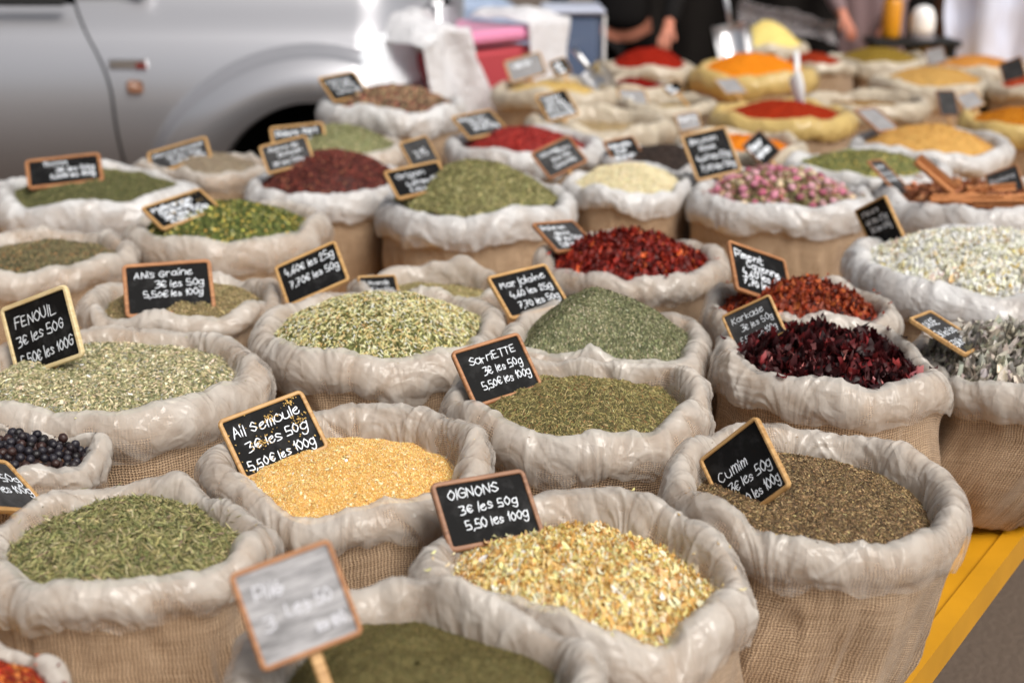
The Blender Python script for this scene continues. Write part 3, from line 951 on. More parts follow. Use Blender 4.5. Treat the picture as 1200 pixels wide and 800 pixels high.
heap('vert', "salad_herbs", "bright green chopped herbs flecked with yellow petals", "herb mix",
     [dict(kind='flake', N=6000, size=(6 * mm, 4 * mm, 3 * mm), pal=[(84, 96, 44, 5), (62, 76, 34, 4), (110, 116, 58, 2), (214, 180, 70, 1.3), (228, 208, 130, .6)], pitch=.6)],
     edge=-.026, peak=.056, base=[(66, 74, 36, 1)], mat='leaf')
heap('thym', "dried_thyme", "flat mound of green thyme in front of the silver pickup door", "thyme",
     [dict(kind='needle', N=7000, size=(6 * mm, 2.2 * mm, 1.8 * mm), pal=[(104, 106, 66, 5), (84, 88, 52, 4), (130, 128, 86, 2)], pitch=.5)],
     edge=-.02, peak=.050, base=[(78, 78, 48, 1)], mat='leaf')
heap('conc', "crushed_pepper", "grey-brown crushed pepper in front of the pickup's wing", "pepper",
     [dict(kind='gran', N=5000, size=(3.6 * mm, 3.4 * mm, 3.2 * mm), pal=[(132, 118, 98, 4), (100, 88, 72, 3), (168, 156, 134, 2)])],
     edge=-.02, peak=.045)
heap('sich', "sichuan_pepper", "dome of dark red Sichuan pepper", "Sichuan pepper",
     [dict(kind='ball', N=4200, size=(5 * mm, 4.6 * mm, 4.4 * mm), pal=[(96, 36, 26, 5), (70, 26, 20, 4), (122, 52, 36, 2), (150, 96, 64, .5)], lift=.8)],
     edge=-.02, peak=.085, base=[(60, 22, 16, 1)])
heap('poiv', "green_pepper", "green pepper leaves rising behind the Sichuan pepper", "green pepper",
     [dict(kind='flake', N=3500, size=(6 * mm, 4 * mm, 3 * mm), pal=[(122, 124, 86, 4), (100, 104, 70, 3), (150, 150, 112, 2)], pitch=.5)],
     edge=-.02, peak=.07, mat='leaf')
heap('cinq', "mixed_peppercorns", "mixed green, cream and pink peppercorns below the pickup's headlamp", "peppercorns",
     [dict(kind='ball', N=3600, size=(6 * mm, 5.8 * mm, 5.6 * mm), pal=[(112, 84, 62, 3), (150, 120, 88, 3), (84, 84, 58, 3), (196, 168, 128, 2), (150, 70, 62, 2), (60, 46, 38, 2)], lift=.9)],
     edge=-.02, peak=.062, base=[(70, 52, 40, 1)])
heap('orig', "dried_oregano", "big dome of olive green oregano", "oregano",
     [dict(kind='flake', N=10000, size=(5.5 * mm, 3.4 * mm, 2.4 * mm), pal=[(128, 126, 80, 5), (104, 104, 64, 4), (152, 150, 104, 3), (84, 86, 52, 2)], pitch=.55)],
     edge=-.012, peak=.088, base=[(94, 92, 56, 1)], mat='leaf')
heap('pimr', "red_pepper_flakes", "bright red pepper flakes in a white lined sack", "red pepper flakes",
     [dict(kind='flake', N=4500, size=(5 * mm, 4 * mm, 2.6 * mm), pal=[(158, 28, 18, 5), (128, 20, 14, 4), (186, 48, 28, 2)], pitch=.5)],
     edge=-.028, peak=.066, po=(-.1, -.1), base=[(120, 20, 14, 1)])
heap('tom', "pale_flakes", "pale beige flakes in the sack behind the bright red pepper flakes", "flakes",
     [dict(kind='flake', N=1500, size=(6 * mm, 4 * mm, 3 * mm), pal=[(180, 160, 120, 1), (150, 128, 90, 1)])], edge=-.05, peak=.02)
heap('ses', "white_sesame", "mound of creamy white sesame", "sesame",
     [dict(kind='seed', N=7500, size=(4.5 * mm, 2.8 * mm, 1.8 * mm), pal=[(222, 212, 176, 5), (204, 192, 150, 3), (236, 230, 204, 2), (176, 168, 124, 1)], jit=.12)],
     edge=-.022, peak=.058, base=[(190, 178, 138, 1)])
heap('sesn', "black_seeds", "near-black seeds behind the white sesame", "seeds",
     [dict(kind='seed', N=4200, size=(5 * mm, 3 * mm, 2.4 * mm), pal=[(52, 40, 34, 4), (38, 30, 26, 3), (72, 54, 44, 1)])],
     edge=-.02, peak=.045)
heap('bout', "rose_leaf_bits", "green and beige leaf bits lying between the pink rose buds", "leaf bits",
     [dict(kind='petal', N=1800, size=(11 * mm, 7 * mm, 7 * mm), pal=[(138, 130, 88, 4), (172, 158, 118, 3), (116, 106, 70, 3), (206, 160, 150, 2), (180, 120, 120, 2), (222, 206, 164, 1.5)], pitch=.8, lift=1)],
     edge=-.028, peak=.068, base=[(92, 82, 56, 1)], mat='petal')
heap('fleur', "small_green_leaves", "small green leaves with yellow bits behind the rose buds", "herbs",
     [dict(kind='flake', N=3500, size=(8 * mm, 4 * mm, 3 * mm), pal=[(112, 118, 70, 4), (92, 98, 58, 3), (150, 146, 84, 2), (196, 176, 90, .6)], pitch=.6)],
     edge=-.02, peak=.045, mat='leaf')
heap('cann', "cinnamon_chips", "reddish brown cinnamon bark chips beneath the cinnamon sticks", "cinnamon chips",
     [dict(kind='strip', N=900, size=(34 * mm, 9 * mm, 8 * mm), pal=[(160, 98, 58, 4), (132, 76, 44, 4), (190, 128, 80, 2)], pitch=.35, lift=1)],
     edge=-.03, peak=.03, base=[(104, 58, 34, 1)])
heap('jasm', "white_flowers", "creamy white dried flowers with yellow centres", "dried flowers",
     [dict(kind='petal', N=5600, size=(12 * mm, 9 * mm, 7 * mm), pal=[(248, 244, 232, 7), (240, 234, 214, 3), (224, 208, 150, .5), (190, 178, 120, .25), (226, 218, 200, 1)], jit=.08, pitch=.8, lift=1),
      dict(kind='ball', N=110, size=(6 * mm, 6 * mm, 5 * mm), pal=[(206, 184, 84, 2), (150, 140, 70, 1), (190, 110, 130, .15)], zoff=.006)],
     edge=-.02, peak=.056, base=[(226, 218, 196, 1)], mat='petal')
heap('poivr', "sweet_pepper_pieces", "shiny red dried sweet pepper pieces left of the CAYENNE sign", "dried sweet pepper",
     [dict(kind='strip', N=2200, size=(16 * mm, 9 * mm, 9 * mm), pal=[(122, 26, 14, 5), (88, 16, 11, 5), (160, 46, 20, 2), (190, 86, 36, .6)], pitch=.8, lift=1)],
     edge=-.028, peak=.062, base=[(84, 14, 10, 1)], mat='petal', po=(0, -.05))
heap('pim', "cayenne_pieces", "orange red chilli pieces beside the CAYENNE sign", "chilli",
     [dict(kind='strip', N=2200, size=(16 * mm, 8 * mm, 8 * mm), pal=[(146, 58, 26, 5), (112, 38, 18, 4), (178, 90, 40, 2), (78, 24, 14, 2)], pitch=.8, lift=1)],
     edge=-.035, peak=.056, base=[(96, 32, 16, 1)], mat='petal', po=(.15, 0))
# far powders
FAR = [('jaune', "yellow_powder", "pale yellow powder in the cream sack beside the red crate", [(190, 152, 70, 2), (206, 186, 130, 2)], -.03, .04, 'dome'),
       ('papr', "paprika", "rounded heap of red paprika below the vendor's hand", [(150, 34, 16, 1), (130, 26, 14, 1)], -.02, .085, 'dome'),
       ('papr2', "dark_red_powder", "dark red powder in front of the paprika heap", [(120, 20, 14, 1)], -.03, .045, 'dome'),
       ('fila', "beige_powder", "beige powder in the crumpled sack left of the orange bag", [(178, 158, 112, 1)], -.05, .02, 'dome'),
       ('curc', "turmeric", "heap of orange turmeric under the big steel scoop", [(222, 136, 28, 1), (210, 120, 22, 1)], -.02, .075, 'dome'),
       ('ging', "ginger_powder", "pale yellow cone of ground ginger behind the turmeric", [(226, 206, 128, 1)], -.01, .12, 'cone'),
       ('roug', "brick_red_powder", "brick red powder right of the turmeric", [(150, 52, 26, 1)], -.02, .05, 'dome'),
       ('oliv', "olive_powder", "olive green powder in the last row", [(134, 110, 44, 1)], -.02, .06, 'dome'),
       ('brun', "brown_powder", "brown powder in a wide cream collar", [(150, 116, 62, 1)], -.045, .02, 'dome'),
       ('tan', "tan_powder", "tan powder behind the sandy ginger", [(190, 150, 86, 1)], -.02, .06, 'dome'),
       ('oran', "orange_powder", "pale orange powder in the last row", [(196, 136, 66, 1)], -.02, .05, 'dome'),
       ('coin', "chilli_powder", "red chilli powder at the right frame edge", [(168, 66, 36, 1)], -.02, .05, 'dome'),
       ('curry', "curry_powder", "ochre curry with darker lumps in the yellow stained sack", [(196, 128, 30, 2), (150, 84, 30, 1)], -.02, .05, 'dome'),
       ('safr', "red_brown_powder", "red-brown powder in the orange stained sack", [(150, 44, 18, 1)], -.024, .05, 'dome'),
       ('gin2', "sandy_ginger_powder", "sandy tan ginger powder behind the cinnamon", [(200, 156, 88, 1)], -.02, .06, 'dome'),
       ('orp', "bright_orange_powder", "bright orange powder behind the rose buds", [(214, 126, 30, 1)], -.03, .04, 'dome')]
for key, nm, lab, pal, ed_, pk, sh in FAR:
    heap(key, nm, lab, "ground spice", [dict(kind='gran', N=1800, size=(5 * mm, 5 * mm, 4 * mm), pal=pal, jit=.12)], edge=ed_, peak=pk, shape=sh, mat='powder', nr=24, na=80)


def heap_pt(key, n, rmax=.74, zadd=0.):
    s = SK[key]; ed_, pk, sh, po = s['heap']
    rho = np.sqrt(rng.uniform(0, 1, n)); th = rng.uniform(0, 2 * PI, n)
    rad = rho * rmax * rim_r_cached(s, th)
    x, y = rad * np.cos(th), rad * np.sin(th)
    return np.stack([x + s['c'][0], y + s['c'][1], heap_z(s, x, y, ed_, pk, sh, po) + zadd], -1)


# juniper berries: separate objects, loosely packed on the sack's filling
SK['baie']['heap'] = (-.03, .035, 'dome', (0, 0))
heap('baie', "juniper_filling", "dark broken juniper skins and stalks beneath the juniper berries", "juniper bits",
     [dict(kind='flake', N=900, size=(7 * mm, 4 * mm, 3 * mm), pal=[(52, 36, 36, 1), (34, 26, 30, 1), (90, 64, 44, .3)])], edge=-.03, peak=.035, mat='berry')
bm_ = []
for k in range(5):
    tv, tt = T_sphere(16, 11, .012, 20 + k)
    tv = tv * np.array([1, 1, .93]); top = tv[:, 2] > .42
    tv[top, 2] -= .05
    c = np.broadcast_to(lin([(36, 29, 33), (30, 27, 34), (54, 34, 30), (42, 39, 46), (27, 23, 25)][k]), (len(tv), 3))
    me = mesh_np("juniper_berry", tv * .0125, tris=tt, col=c, smooth=True); me.materials.append(M['berry']); bm_.append(me)
pts = []
for p in heap_pt('baie', 6000, .76, .0035):
    if all((p[0] - q[0]) ** 2 + (p[1] - q[1]) ** 2 > .0104 ** 2 for q in pts):
        pts.append(p)
    if len(pts) >= 230: break
n1 = len(pts)
for i, p in enumerate(pts + [pts[j] + np.array([.004, .003, .007]) for j in range(0, n1, 5)]):
    o = bpy.data.objects.new("juniper_berry", bm_[i % 5]); COL.objects.link(o)
    o.location = p; o.rotation_euler = rng.uniform(0, 6.28, 3); o.scale = [float(rng.uniform(.85, 1.15))] * 3
    tag(o, "small dark blue-black juniper berry among the berries at the left edge", "berry", "juniper berries in the left edge sack")

# rose buds
def bud_mesh(k):
    g = np.random.default_rng(60 + k)
    V, Tt, C = [], [], []; off = 0
    tv, tt = T_sphere(12, 8, .02, k); tv = tv * np.array([.8, .8, 1.05])
    pink = lin([(224, 150, 172), (212, 126, 152), (236, 182, 194), (190, 100, 126), (236, 212, 180)][k])
    V.append(tv); Tt.append(tt); C.append(np.broadcast_to(pink * .8, tv.shape)); off = len(tv)
    for j in range(7):                         # wrapped petals
        a = j * 2 * PI / 7 * 1.9; u = np.linspace(-.75, .75, 5); vv = np.linspace(-.35, .5, 5)
        U, W = np.meshgrid(u, vv, indexing='ij'); r = .43 + .03 * (j % 3) + .05 * np.clip(W, 0, 1)
        env = np.cos(np.clip(W, -.5, .5) * 2.2)
        P = np.stack([r * env * np.cos(a + U), r * env * np.sin(a + U), W + .04 * g.normal(size=U.shape)], -1).reshape(-1, 3)
        q = grid_quads(5, 5)
        V.append(P); Tt.append(np.concatenate([q[:, [0, 1, 2]], q[:, [0, 2, 3]]]) + off); off += len(P)
        C.append(np.broadcast_to(np.clip(pink * g.uniform(.8, 1.15), 0, .9), P.shape))
    for j in range(5):                         # green sepals
        a = j * 2 * PI / 5; P = []
        for t_, wd in ((0, .16), (.3, .2), (.6, .12), (.95, .0)):
            for sg in (-1, 1):
                P.append([(.12 + .36 * math.sin(t_ * 2.2)) * math.cos(a + sg * wd), (.12 + .36 * math.sin(t_ * 2.2)) * math.sin(a + sg * wd), -.56 + .7 * t_])
        q = np.array([[0, 1, 3, 2], [2, 3, 5, 4], [4, 5, 7, 6]])
        V.append(np.array(P) * 1.06); Tt.append(np.concatenate([q[:, [0, 1, 2]], q[:, [0, 2, 3]]]) + off); off += 8
        C.append(np.broadcast_to(lin((120, 122, 70)), (8, 3)))
    me = mesh_np("rose_bud", np.concatenate(V) * .0205, tris=np.concatenate(Tt), col=np.concatenate(C), smooth=True)
    me.materials.append(M['petal']); return me


buds = [bud_mesh(k) for k in range(5)]
pts = []
for p in heap_pt('bout', 4000, .76, .006):
    if all((p[0] - q[0]) ** 2 + (p[1] - q[1]) ** 2 > .021 ** 2 for q in pts): pts.append(p)
    if len(pts) >= 120: break
for i, p in enumerate(pts):
    o = bpy.data.objects.new("rose_bud", buds[int(rng.integers(0, 5))]); COL.objects.link(o)
    o.location = p; o.rotation_euler = rng.uniform(0, 6.28, 3); o.scale = [float(rng.uniform(.8, 1.25))] * 3
    tag(o, "dried pink rose bud on the heap below the BOUTON ROSE sign", "rose bud", "dried rose buds in their sack")

# cinnamon sticks: curled bark quills
cin = simple("cinnamon_bark", L4(186, 122, 72)[:3], .7, bump=.5, bscale=120, var=.3)
cs_ = SK['cann']
def quill(L, r):
    t = np.linspace(0, 4.4 * PI, 56); m_ = 8
    rr = r * (.45 + .55 * np.abs(np.cos(t / 4.4)))
    xs = np.linspace(-L / 2, L / 2, m_)
    sp = np.stack([np.where(t < 2.2 * PI, -r * .55, r * .55) + r * .55 * np.cos(t) * (.5 + .5 * np.abs(t - 2.2 * PI) / (2.2 * PI)),
                   r * .62 * np.sin(t) * (.5 + .5 * np.abs(t - 2.2 * PI) / (2.2 * PI))], -1)
    V = np.array([[x + .002 * math.sin(9 * a[0] / r), a[0] * (1 + .06 * math.sin(x * 40)), a[1]] for x in xs for a in sp])
    return mesh_np("cinnamon_stick", V, quads=grid_quads(m_, len(sp)), smooth=True)


CP_ = [(1095, 222, 40, .35, .017, .16, "leaning upright against the white collar beside the slate sign"), (1118, 232, -8, .05, .013, .15, "short thick one lying at the foot of the upright stick"), (1142, 234, -20, .08, .011, .17, "slanting down to the right in the middle of the sack"),
       (1160, 222, 6, .06, .010, .17, "lying level at the back of the sack"), (1172, 238, -14, .05, .011, .16, "lying across the front right of the heap"), (1192, 230, 14, .05, .010, .15, "rising to the right at the frame edge"),
       (1132, 222, 65, .15, .010, .13, "pointing away from the viewer behind the middle stick"), (1086, 232, 80, .30, .010, .10, "thin one right under the slate sign")]
for (px, py, rz, pit, r, L, lab) in CP_:
    p = on_z(px, py, cs_['z'] + .012)
    o = link("cinnamon_stick", quill(L * .74, r), cin)
    o.location = p; o.rotation_euler = (rng.uniform(0, 6), -pit if rz < 60 else pit, math.radians(rz))
    if rz == 40: o.rotation_euler = (1.0, math.radians(38), math.radians(-12)); o.location = p + np.array([0, 0, .035])
    tag(o, "cinnamon stick " + lab, "cinnamon stick", "cinnamon sticks in their sack")
# ------------------------------------------------------------------ handwriting
G = {
 'A': "03 29 43|15 35", 'B': "03 09|09 38 36 06|06 46 44 03", 'C': "48 29 07 05 23 44", 'D': "03 09|09 39 47 45 33 03",
 'E': "39 09 03 43|06 36", 'F': "03 09 49|06 36", 'G': "48 29 07 05 23 44 46|46 26", 'I': "03 09", 'H': "03 09|49 43|06 46", 'Y': "09 26 49|26 23", 'q': "46 27 06 04 23 44|47 40 51", 'K': "03 09|49 06 43",
 'L': "09 03 43", 'M': "03 09 26 49 53", 'N': "03 09 43 49", 'O': "29 07 05 23 45 47 29", 'P': "03 09|09 39 48 46 35 05",
 'R': "03 09|09 39 48 46 35 05|25 43", 'S': "48 29 18 07 26 45 44 23 04", 'T': "09 49|29 23", 'U': "09 05 23 45 49", 'V': "09 23 49",
 'a': "46 27 06 04 23 44|47 43", 'b': "09 03|06 27 46 44 23 04", 'c': "46 27 06 04 23 44", 'd': "46 27 06 04 23 44|49 43",
 'e': "05 36 37 27 06 04 13 33 44", 'f': "38 29 18 13|06 36", 'g': "46 27 06 04 23 44|47 42 30 10 01", 'h': "09 03|05 27 46 43",
 'i': "06 03|08 09", 'j': "27 21 10|29 28", 'k': "09 03|37 05 33", 'l': "09 03", 'm': "07 03|05 17 26 23|25 37 46 43",
 'n': "07 03|05 27 46 43", 'o': "27 06 04 23 44 46 27", 'p': "07 00|06 27 46 44 23 04", 'r': "07 03|05 17 37",
 's': "36 17 06 15 34 23 03", 't': "19 14 23 33|07 37", 'u': "07 04 23 44|47 43", 'v': "07 23 47", 'y': "07 25|47 10", 'z': "07 47 03 43",
 'é': "05 45 46 27 06 04 23 44|28 39",
 '0': "29 07 05 23 45 47 29", '1': "07 19|19 13", '2': "07 19 38 26 03 43", '3': "09 49 26|26 46 44 23 03", '4': "19 05 45|36 32",
 '5': "39 09 06|06 36 45 43 23 03", '6': "39 16 04 23 44 35 15 05", '7': "09 49 13|16 36", '€': "48 29 07 05 23 44|06 36|05 25", ',': "13 02", 'x': "07 43|47 03", 'w': "07 13 26 33 47", '9': "46 27 06 08 29 48 46 33",
}
hr = np.random.default_rng(11)


def glyph_width(ch):
    if ch == ' ': return 3.2
    return max(int(p[0]) for st in G[ch].split('|') for p in st.split()) + 1.7


def text_strokes(txt, x0, y0, size, wmax, slope=0.):
    """strokes (list of (n,2)) for one line written from x0 along the baseline y0; cap height = size"""
    u = size / 6.0; tot = sum(glyph_width(c) for c in txt)
    sx = min(1.0, wmax / (tot * u))
    out, x = [], 0.
    for ch in txt:
        if ch != ' ':
            jy = hr.normal(0, .25); sc = 1 + hr.normal(0, .06); sl = .08 + hr.normal(0, .05)
            for st in G[ch].split('|'):
                P = np.array([[int(p[0]), int(p[1]) - 3] for p in st.split()], float) * sc
                P += hr.normal(0, .13, P.shape)
                P[:, 0] += P[:, 1] * sl + x; P[:, 1] += jy
                corners = len(P) <= 2
                # sharp corners stay corners for capitals drawn with straight pen moves
                if ch in "AFELKMNTVz7" and len(P) > 2:
                    Q = np.concatenate([np.linspace(P[i], P[i + 1], 6)[(1 if i else 0):] for i in range(len(P) - 1)])
                else:
                    Q = catmull(P, 5 if corners else 6 * len(P))
                Q = Q * u * np.array([sx, 1]) + np.array([x0, y0])
                Q[:, 1] += slope * (Q[:, 0] - x0)
                out.append(Q)
        x += glyph_width(ch)
    return out


def sign_mesh_slate(w, h, lines, pen, layout, crumbs=0, seed=0):
    """slate with chalk strokes (material slots 0 slate, 1 chalk, 2 crumbs)"""
    b = MB(); fr = .047 * max(w, h)
    iw, ih = w - 2 * fr + .003, h - 2 * fr + .003
    b.box((0, 0, -.0005), (iw, ih, .003))
    nfaces0 = 6; strokes = []
    for (txt, rx, ry, rs, rw, sl) in layout:
        strokes += text_strokes(txt, -iw / 2 + rx * iw, -ih / 2 + ry * ih, rs * .85 * ih, rw * iw, sl)
    quads, tris = [], []
    V = list(np.concatenate(b.v)); Q = [list(q) for qs in b.q for q in qs]; mi = [0] * len(Q)
    z0 = .0013
    for k, P in enumerate(strokes):
        d = np.gradient(P, axis=0); d /= np.linalg.norm(d, axis=1)[:, None] + 1e-9
        nrm = np.stack([-d[:, 1], d[:, 0]], -1)
        P = P.copy(); P[0] -= d[0] * pen * .35; P[-1] += d[-1] * pen * .35
        wd = pen * .22 * (1 + .18 * noise3(np.arange(len(P)) * .35, k * 3.1, 0, 3)); wd[0] *= .62; wd[-1] *= .62
        zz = z0 + k * 1.5e-5 + np.linspace(0, 1.2e-5, len(P))
        base = len(V)
        for p, n_, w_, z in zip(P, nrm, wd, zz):
            V += [np.array([p[0] - n_[0] * w_, p[1] - n_[1] * w_, z]), np.array([p[0], p[1], z + .00025]), np.array([p[0] + n_[0] * w_, p[1] + n_[1] * w_, z])]
        for i in range(len(P) - 1):
            a = base + 3 * i
            Q += [[a, a + 3, a + 4, a + 1], [a + 1, a + 4, a + 5, a + 2]]; mi += [1, 1]
    for c in range(crumbs):
        tv, tt = T_oct(c % 5)
        if c % 3 == 0: cx, cy = hr.uniform(-iw / 2, iw / 2), hr.uniform(-ih / 2, ih / 2)
        else:
            g = [(-.02, .27), (.34, .42), (-.18, -.08), (.12, -.2), (.36, .08), (.05, .3)][c % 6]
            cx, cy = g[0] * iw + hr.normal(0, .045) * iw, g[1] * ih + hr.normal(0, .045) * ih
        if abs(cx) > iw / 2 or abs(cy) > ih / 2: continue
        base = len(V)
        for p in tv * hr.uniform(.0016, .0036): V.append(np.array([p[0] + cx, p[1] + cy, p[2] + .0022]))
        Q += [[base + t[0], base + t[1], base + t[2], base + t[2]] for t in tt]; mi += [2] * 8
    qs = np.array([q for q in Q if q[2] != q[3]]); ts = np.array([q[:3] for q in Q if q[2] == q[3]])
    order = [m for q, m in zip(Q, mi) if q[2] != q[3]] + [m for q, m in zip(Q, mi) if q[2] == q[3]]
    return mesh_np("slate", np.array(V), quads=qs, tris=ts if len(ts) else None, matidx=order, smooth=False)


def frame_mesh(w, h):
    fr = .047 * max(w, h); rc = .07 * max(w, h)
    def rr(w_, h_, r, z, n=6):
        r = max(r, .0005); P = []
        for (cx, cy, a0) in ((w_ / 2 - r, h_ / 2 - r, 0), (-w_ / 2 + r, h_ / 2 - r, PI / 2), (-w_ / 2 + r, -h_ / 2 + r, PI), (w_ / 2 - r, -h_ / 2 + r, 1.5 * PI)):
            for i in range(n + 1):
                a = a0 + PI / 2 * i / n; P.append([cx + r * math.cos(a), cy + r * math.sin(a), z])
        return P
    loops = [rr(w - 2 * fr, h - 2 * fr, rc * .3, -.0035), rr(w - .001, h - .001, rc, -.0035), rr(w, h, rc, -.002), rr(w, h, rc, .0025), rr(w - .003, h - .003, rc - .001, .004),
             rr(w - 2 * fr + .002, h - 2 * fr + .002, rc * .35, .004), rr(w - 2 * fr, h - 2 * fr, rc * .3, .003), rr(w - 2 * fr, h - 2 * fr, rc * .3, -.0035)]
    n = len(loops[0]); V = np.array(loops).transpose(1, 0, 2).reshape(-1, 3)
    return mesh_np("frame", V, quads=grid_quads(n, len(loops), True)[:, ::-1], smooth=False)


def solve_pose(TL, TR, BL, k):
    TL, TR, BL = (np.array(p, float) for p in (TL, TR, BL))
    A = (TR - TL) * [1, -1]; Bv = (TL - BL) * [1, -1]
    a2, b2, ab = A @ A, Bv @ Bv / k ** 2, (A @ Bv) / k
    aa, bb, cc = a2 * b2 - ab * ab, -(a2 + b2), 1.0
    disc = max(bb * bb - 4 * aa * cc, 0)
    q = (-bb - math.sqrt(disc)) / (2 * aa)
    s = 1 / math.sqrt(q)
    r1 = np.array([A[0] / s, A[1] / s]); r2 = np.array([Bv[0], Bv[1]]) / (s * k)
    z1 = math.sqrt(max(0, 1 - r1 @ r1)); z2 = math.sqrt(max(0, 1 - r2 @ r2))
    # camera coords (right, up, forward); the top leans away from the viewer
    sg2 = 1
    sg1 = -1 if (r1 @ r2) > 0 else 1
    x = np.array([r1[0], r1[1], sg1 * z1]); y = np.array([r2[0], r2[1], sg2 * z2])
    y = y - x * (x @ y); y /= np.linalg.norm(y)
    tow = lambda v: CR * v[0] + CU * v[1] + CF * v[2]
    X, Y = tow(x), tow(y)
    return s, X, Y, np.cross(X, Y)


def price_sign(label, TL, TR, BL, key, layout, k=.72, frame='wood', slate='slate', pen=.0034, crumbs=0, zo=.01, stake=.07, sink=.002):
    sc = SK[key]
    s, X, Y, Z = solve_pose(TL, TR, BL, k)
    TL, TR, BL = (np.array(p, float) for p in (TL, TR, BL))
    BM = BL + (TR - TL) / 2
    ctr = (TR + BL) / 2
    pz = on_z(BM[0], BM[1], sc['z'] + zo - .012)
    d = float((pz - CP) @ CF)
    if sink is not None and 'heap' in sc:
        # walk along the line of sight through the board's lower edge until it is a little below the heap
        for dd in np.arange(d - .25, d + .45, .004):
            p = CP + ray(*BM) * dd - np.array([*sc['c'], 0])
            rn = math.hypot(p[0], p[1]) / (.805 * float(rim_r_cached(sc, np.array(math.atan2(p[1], p[0])))))
            if rn < 1.04 and p[2] < float(heap_z(sc, np.array(p[0]), np.array(p[1]), *sc['heap'])) - sink:
                d = float(dd); break
    wd = s * d / FPX; hd = wd * k
    pb = CP + ray(*BM) * d
    c = pb + Y * hd / 2
    e = empty("price_sign")
    e.matrix_world = Matrix(((X[0], Y[0], Z[0], c[0]), (X[1], Y[1], Z[1], c[1]), (X[2], Y[2], Z[2], c[2]), (0, 0, 0, 1)))
    tag(e, label, "price sign", "chalkboard price signs stuck in the sacks")
    link("frame", frame_mesh(wd, hd), M[frame], e)
    link("slate", sign_mesh_slate(wd, hd, None, pen * wd / .12, layout, crumbs), [M[slate], M['chalk_faded' if slate == 'slate_worn' else 'chalk'], M.get('crumb', M['yellow'])], e)
    st = MB(); st.box((0.02 * wd, -hd * .5 - stake * .28, -.0062), (.011, hd * .5 + stake, .005), bev=.0015)
    st.build("stake", M['wood'], e)
    price_sign.log.append((label[:40], round(wd, 3), round(hd, 3), np.round(Z, 2)))
    return e


price_sign.log = []
M['crumb'] = simple("garlic_crumb", L4(226, 190, 116)[:3], .8)


def std(name, l2="3€ les 50g", l3="5,50€ les 100g", nx=.16, y=(.68, .43, .17), s=.17, w=.8, sl=0.0):
    o = [(name, nx, y[0], s * 1.08, w, sl)]
    if l2: o.append((l2, .26, y[1], s, .66, sl))
    if l3: o.append((l3, .16, y[2], s, .80, sl))
    return o


PS = "chalkboard price sign "
price_sign(PS + "reading FENOUIL in a pale frame", (-10, 361), (84, 333), (13, 445), 'fenouil',
           [("FENOUIL", .13, .68, .17, .76, .02), ("3€ les 50G", .10, .40, .17, .78, .06), ("5,50€ les 100G", .09, .10, .17, .86, .06)], k=.8, zo=.0, pen=.0032, frame='wood_pale', sink=-.004)
price_sign(PS + "reading ANIS GRAINE", (137, 310), (237, 301), (151, 374), 'anis',
           [("ANis Graine", .10, .74, .15, .82, .03), ("3€ les 50g", .34, .52, .15, .6, .02), ("5,50€ les 100g", .2, .33, .14, .72, .0)], k=.7, frame='wood_orange', pen=.0026, zo=.0)
price_sign(PS + "with two price lines and no name beside the chopped stems", (317, 312), (391, 280), (337, 361), 'mix',
           [("4,60€ les 25g", .1, .70, .2, .85, .02), ("7,70€ les 50g", .12, .36, .2, .85, .03)], k=.7, zo=.015, pen=.0036)
price_sign(PS + "reading MARJOLAINE", (569, 325), (640, 306), (598, 376), 'marj',
           [("Marjolaine", .10, .70, .17, .82, .02), ("4,60 les 25g", .18, .43, .16, .76, .03), ("7,70 les 50g", .22, .15, .16, .74, .04)], k=.75, zo=.005, pen=.0034)
price_sign(PS + "reading SARRIETTE", (527, 413), (607, 389), (557, 478), 'sarr',
           [("SarriETTE", .16, .70, .16, .74, .02), ("3€ les 50g", .3, .46, .16, .62, .03), ("5,50€ les 100g", .2, .22, .15, .76, .03)], k=.8, frame='wood_orange', zo=.0, pen=.0032)
price_sign(PS + "reading AIL SEMOULE dusted with golden crumbs", (253, 494), (346, 458), (291, 563), 'ail',
           [("Ail Semoule", .07, .66, .2, .86, .02), ("3€ les 50g", .16, .38, .18, .76, .03), ("5,50€ les 100g", .08, .08, .17, .84, .03)], k=.75, crumbs=190, zo=.005, pen=.0036, sink=.008)
price_sign(PS + "reading OIGNONS in a brown frame", (502, 568), (613, 555), (528, 644), 'oignon',
           [("OIGNONS", .12, .74, .17, .78, .03), ("3€ les 50g", .2, .50, .16, .68, .03), ("5,50 les 100g", .22, .24, .16, .72, .04)], k=.7, frame='wood_brown', zo=-.010, pen=.0030, sink=None)
price_sign(PS + "reading CUMIM tilted steeply on its corner", (830, 545), (890, 487), (862, 624), 'cumin',
           [("Cumim", .12, .56, .16, .66, .0), ("3€ les 50g", .2, .34, .15, .74, .02), ("5,50 les 100g", .2, .10, .15, .76, .02)], k=.95, zo=-.01, pen=.0034, sink=.004)
price_sign(PS + "reading KARKADE on faded slate", (848, 370), (901, 344), (867, 416), 'kark',
           [("Karkade", .12, .70, .17, .7, .02), ("3€ les 50g", .24, .45, .17, .7, .03), ("5,50€ les 100g", .14, .16, .16, .78, .04)], k=.78, slate='slate_dusty', zo=.005)
price_sign(PS + "reading PIMENT CAYENNE in a reddish frame", (853, 280), (931, 301), (858, 341), 'pim',
           [("Piment", .07, .74, .18, .52, .0), ("Cayenne", .26, .56, .17, .62, -.02), ("4,60 les 25g", .16, .37, .17, .8, -.02), ("7,70 les 50g", .14, .17, .17, .8, -.02)], k=.75, frame='wood_orange', zo=.02, pen=.0044)
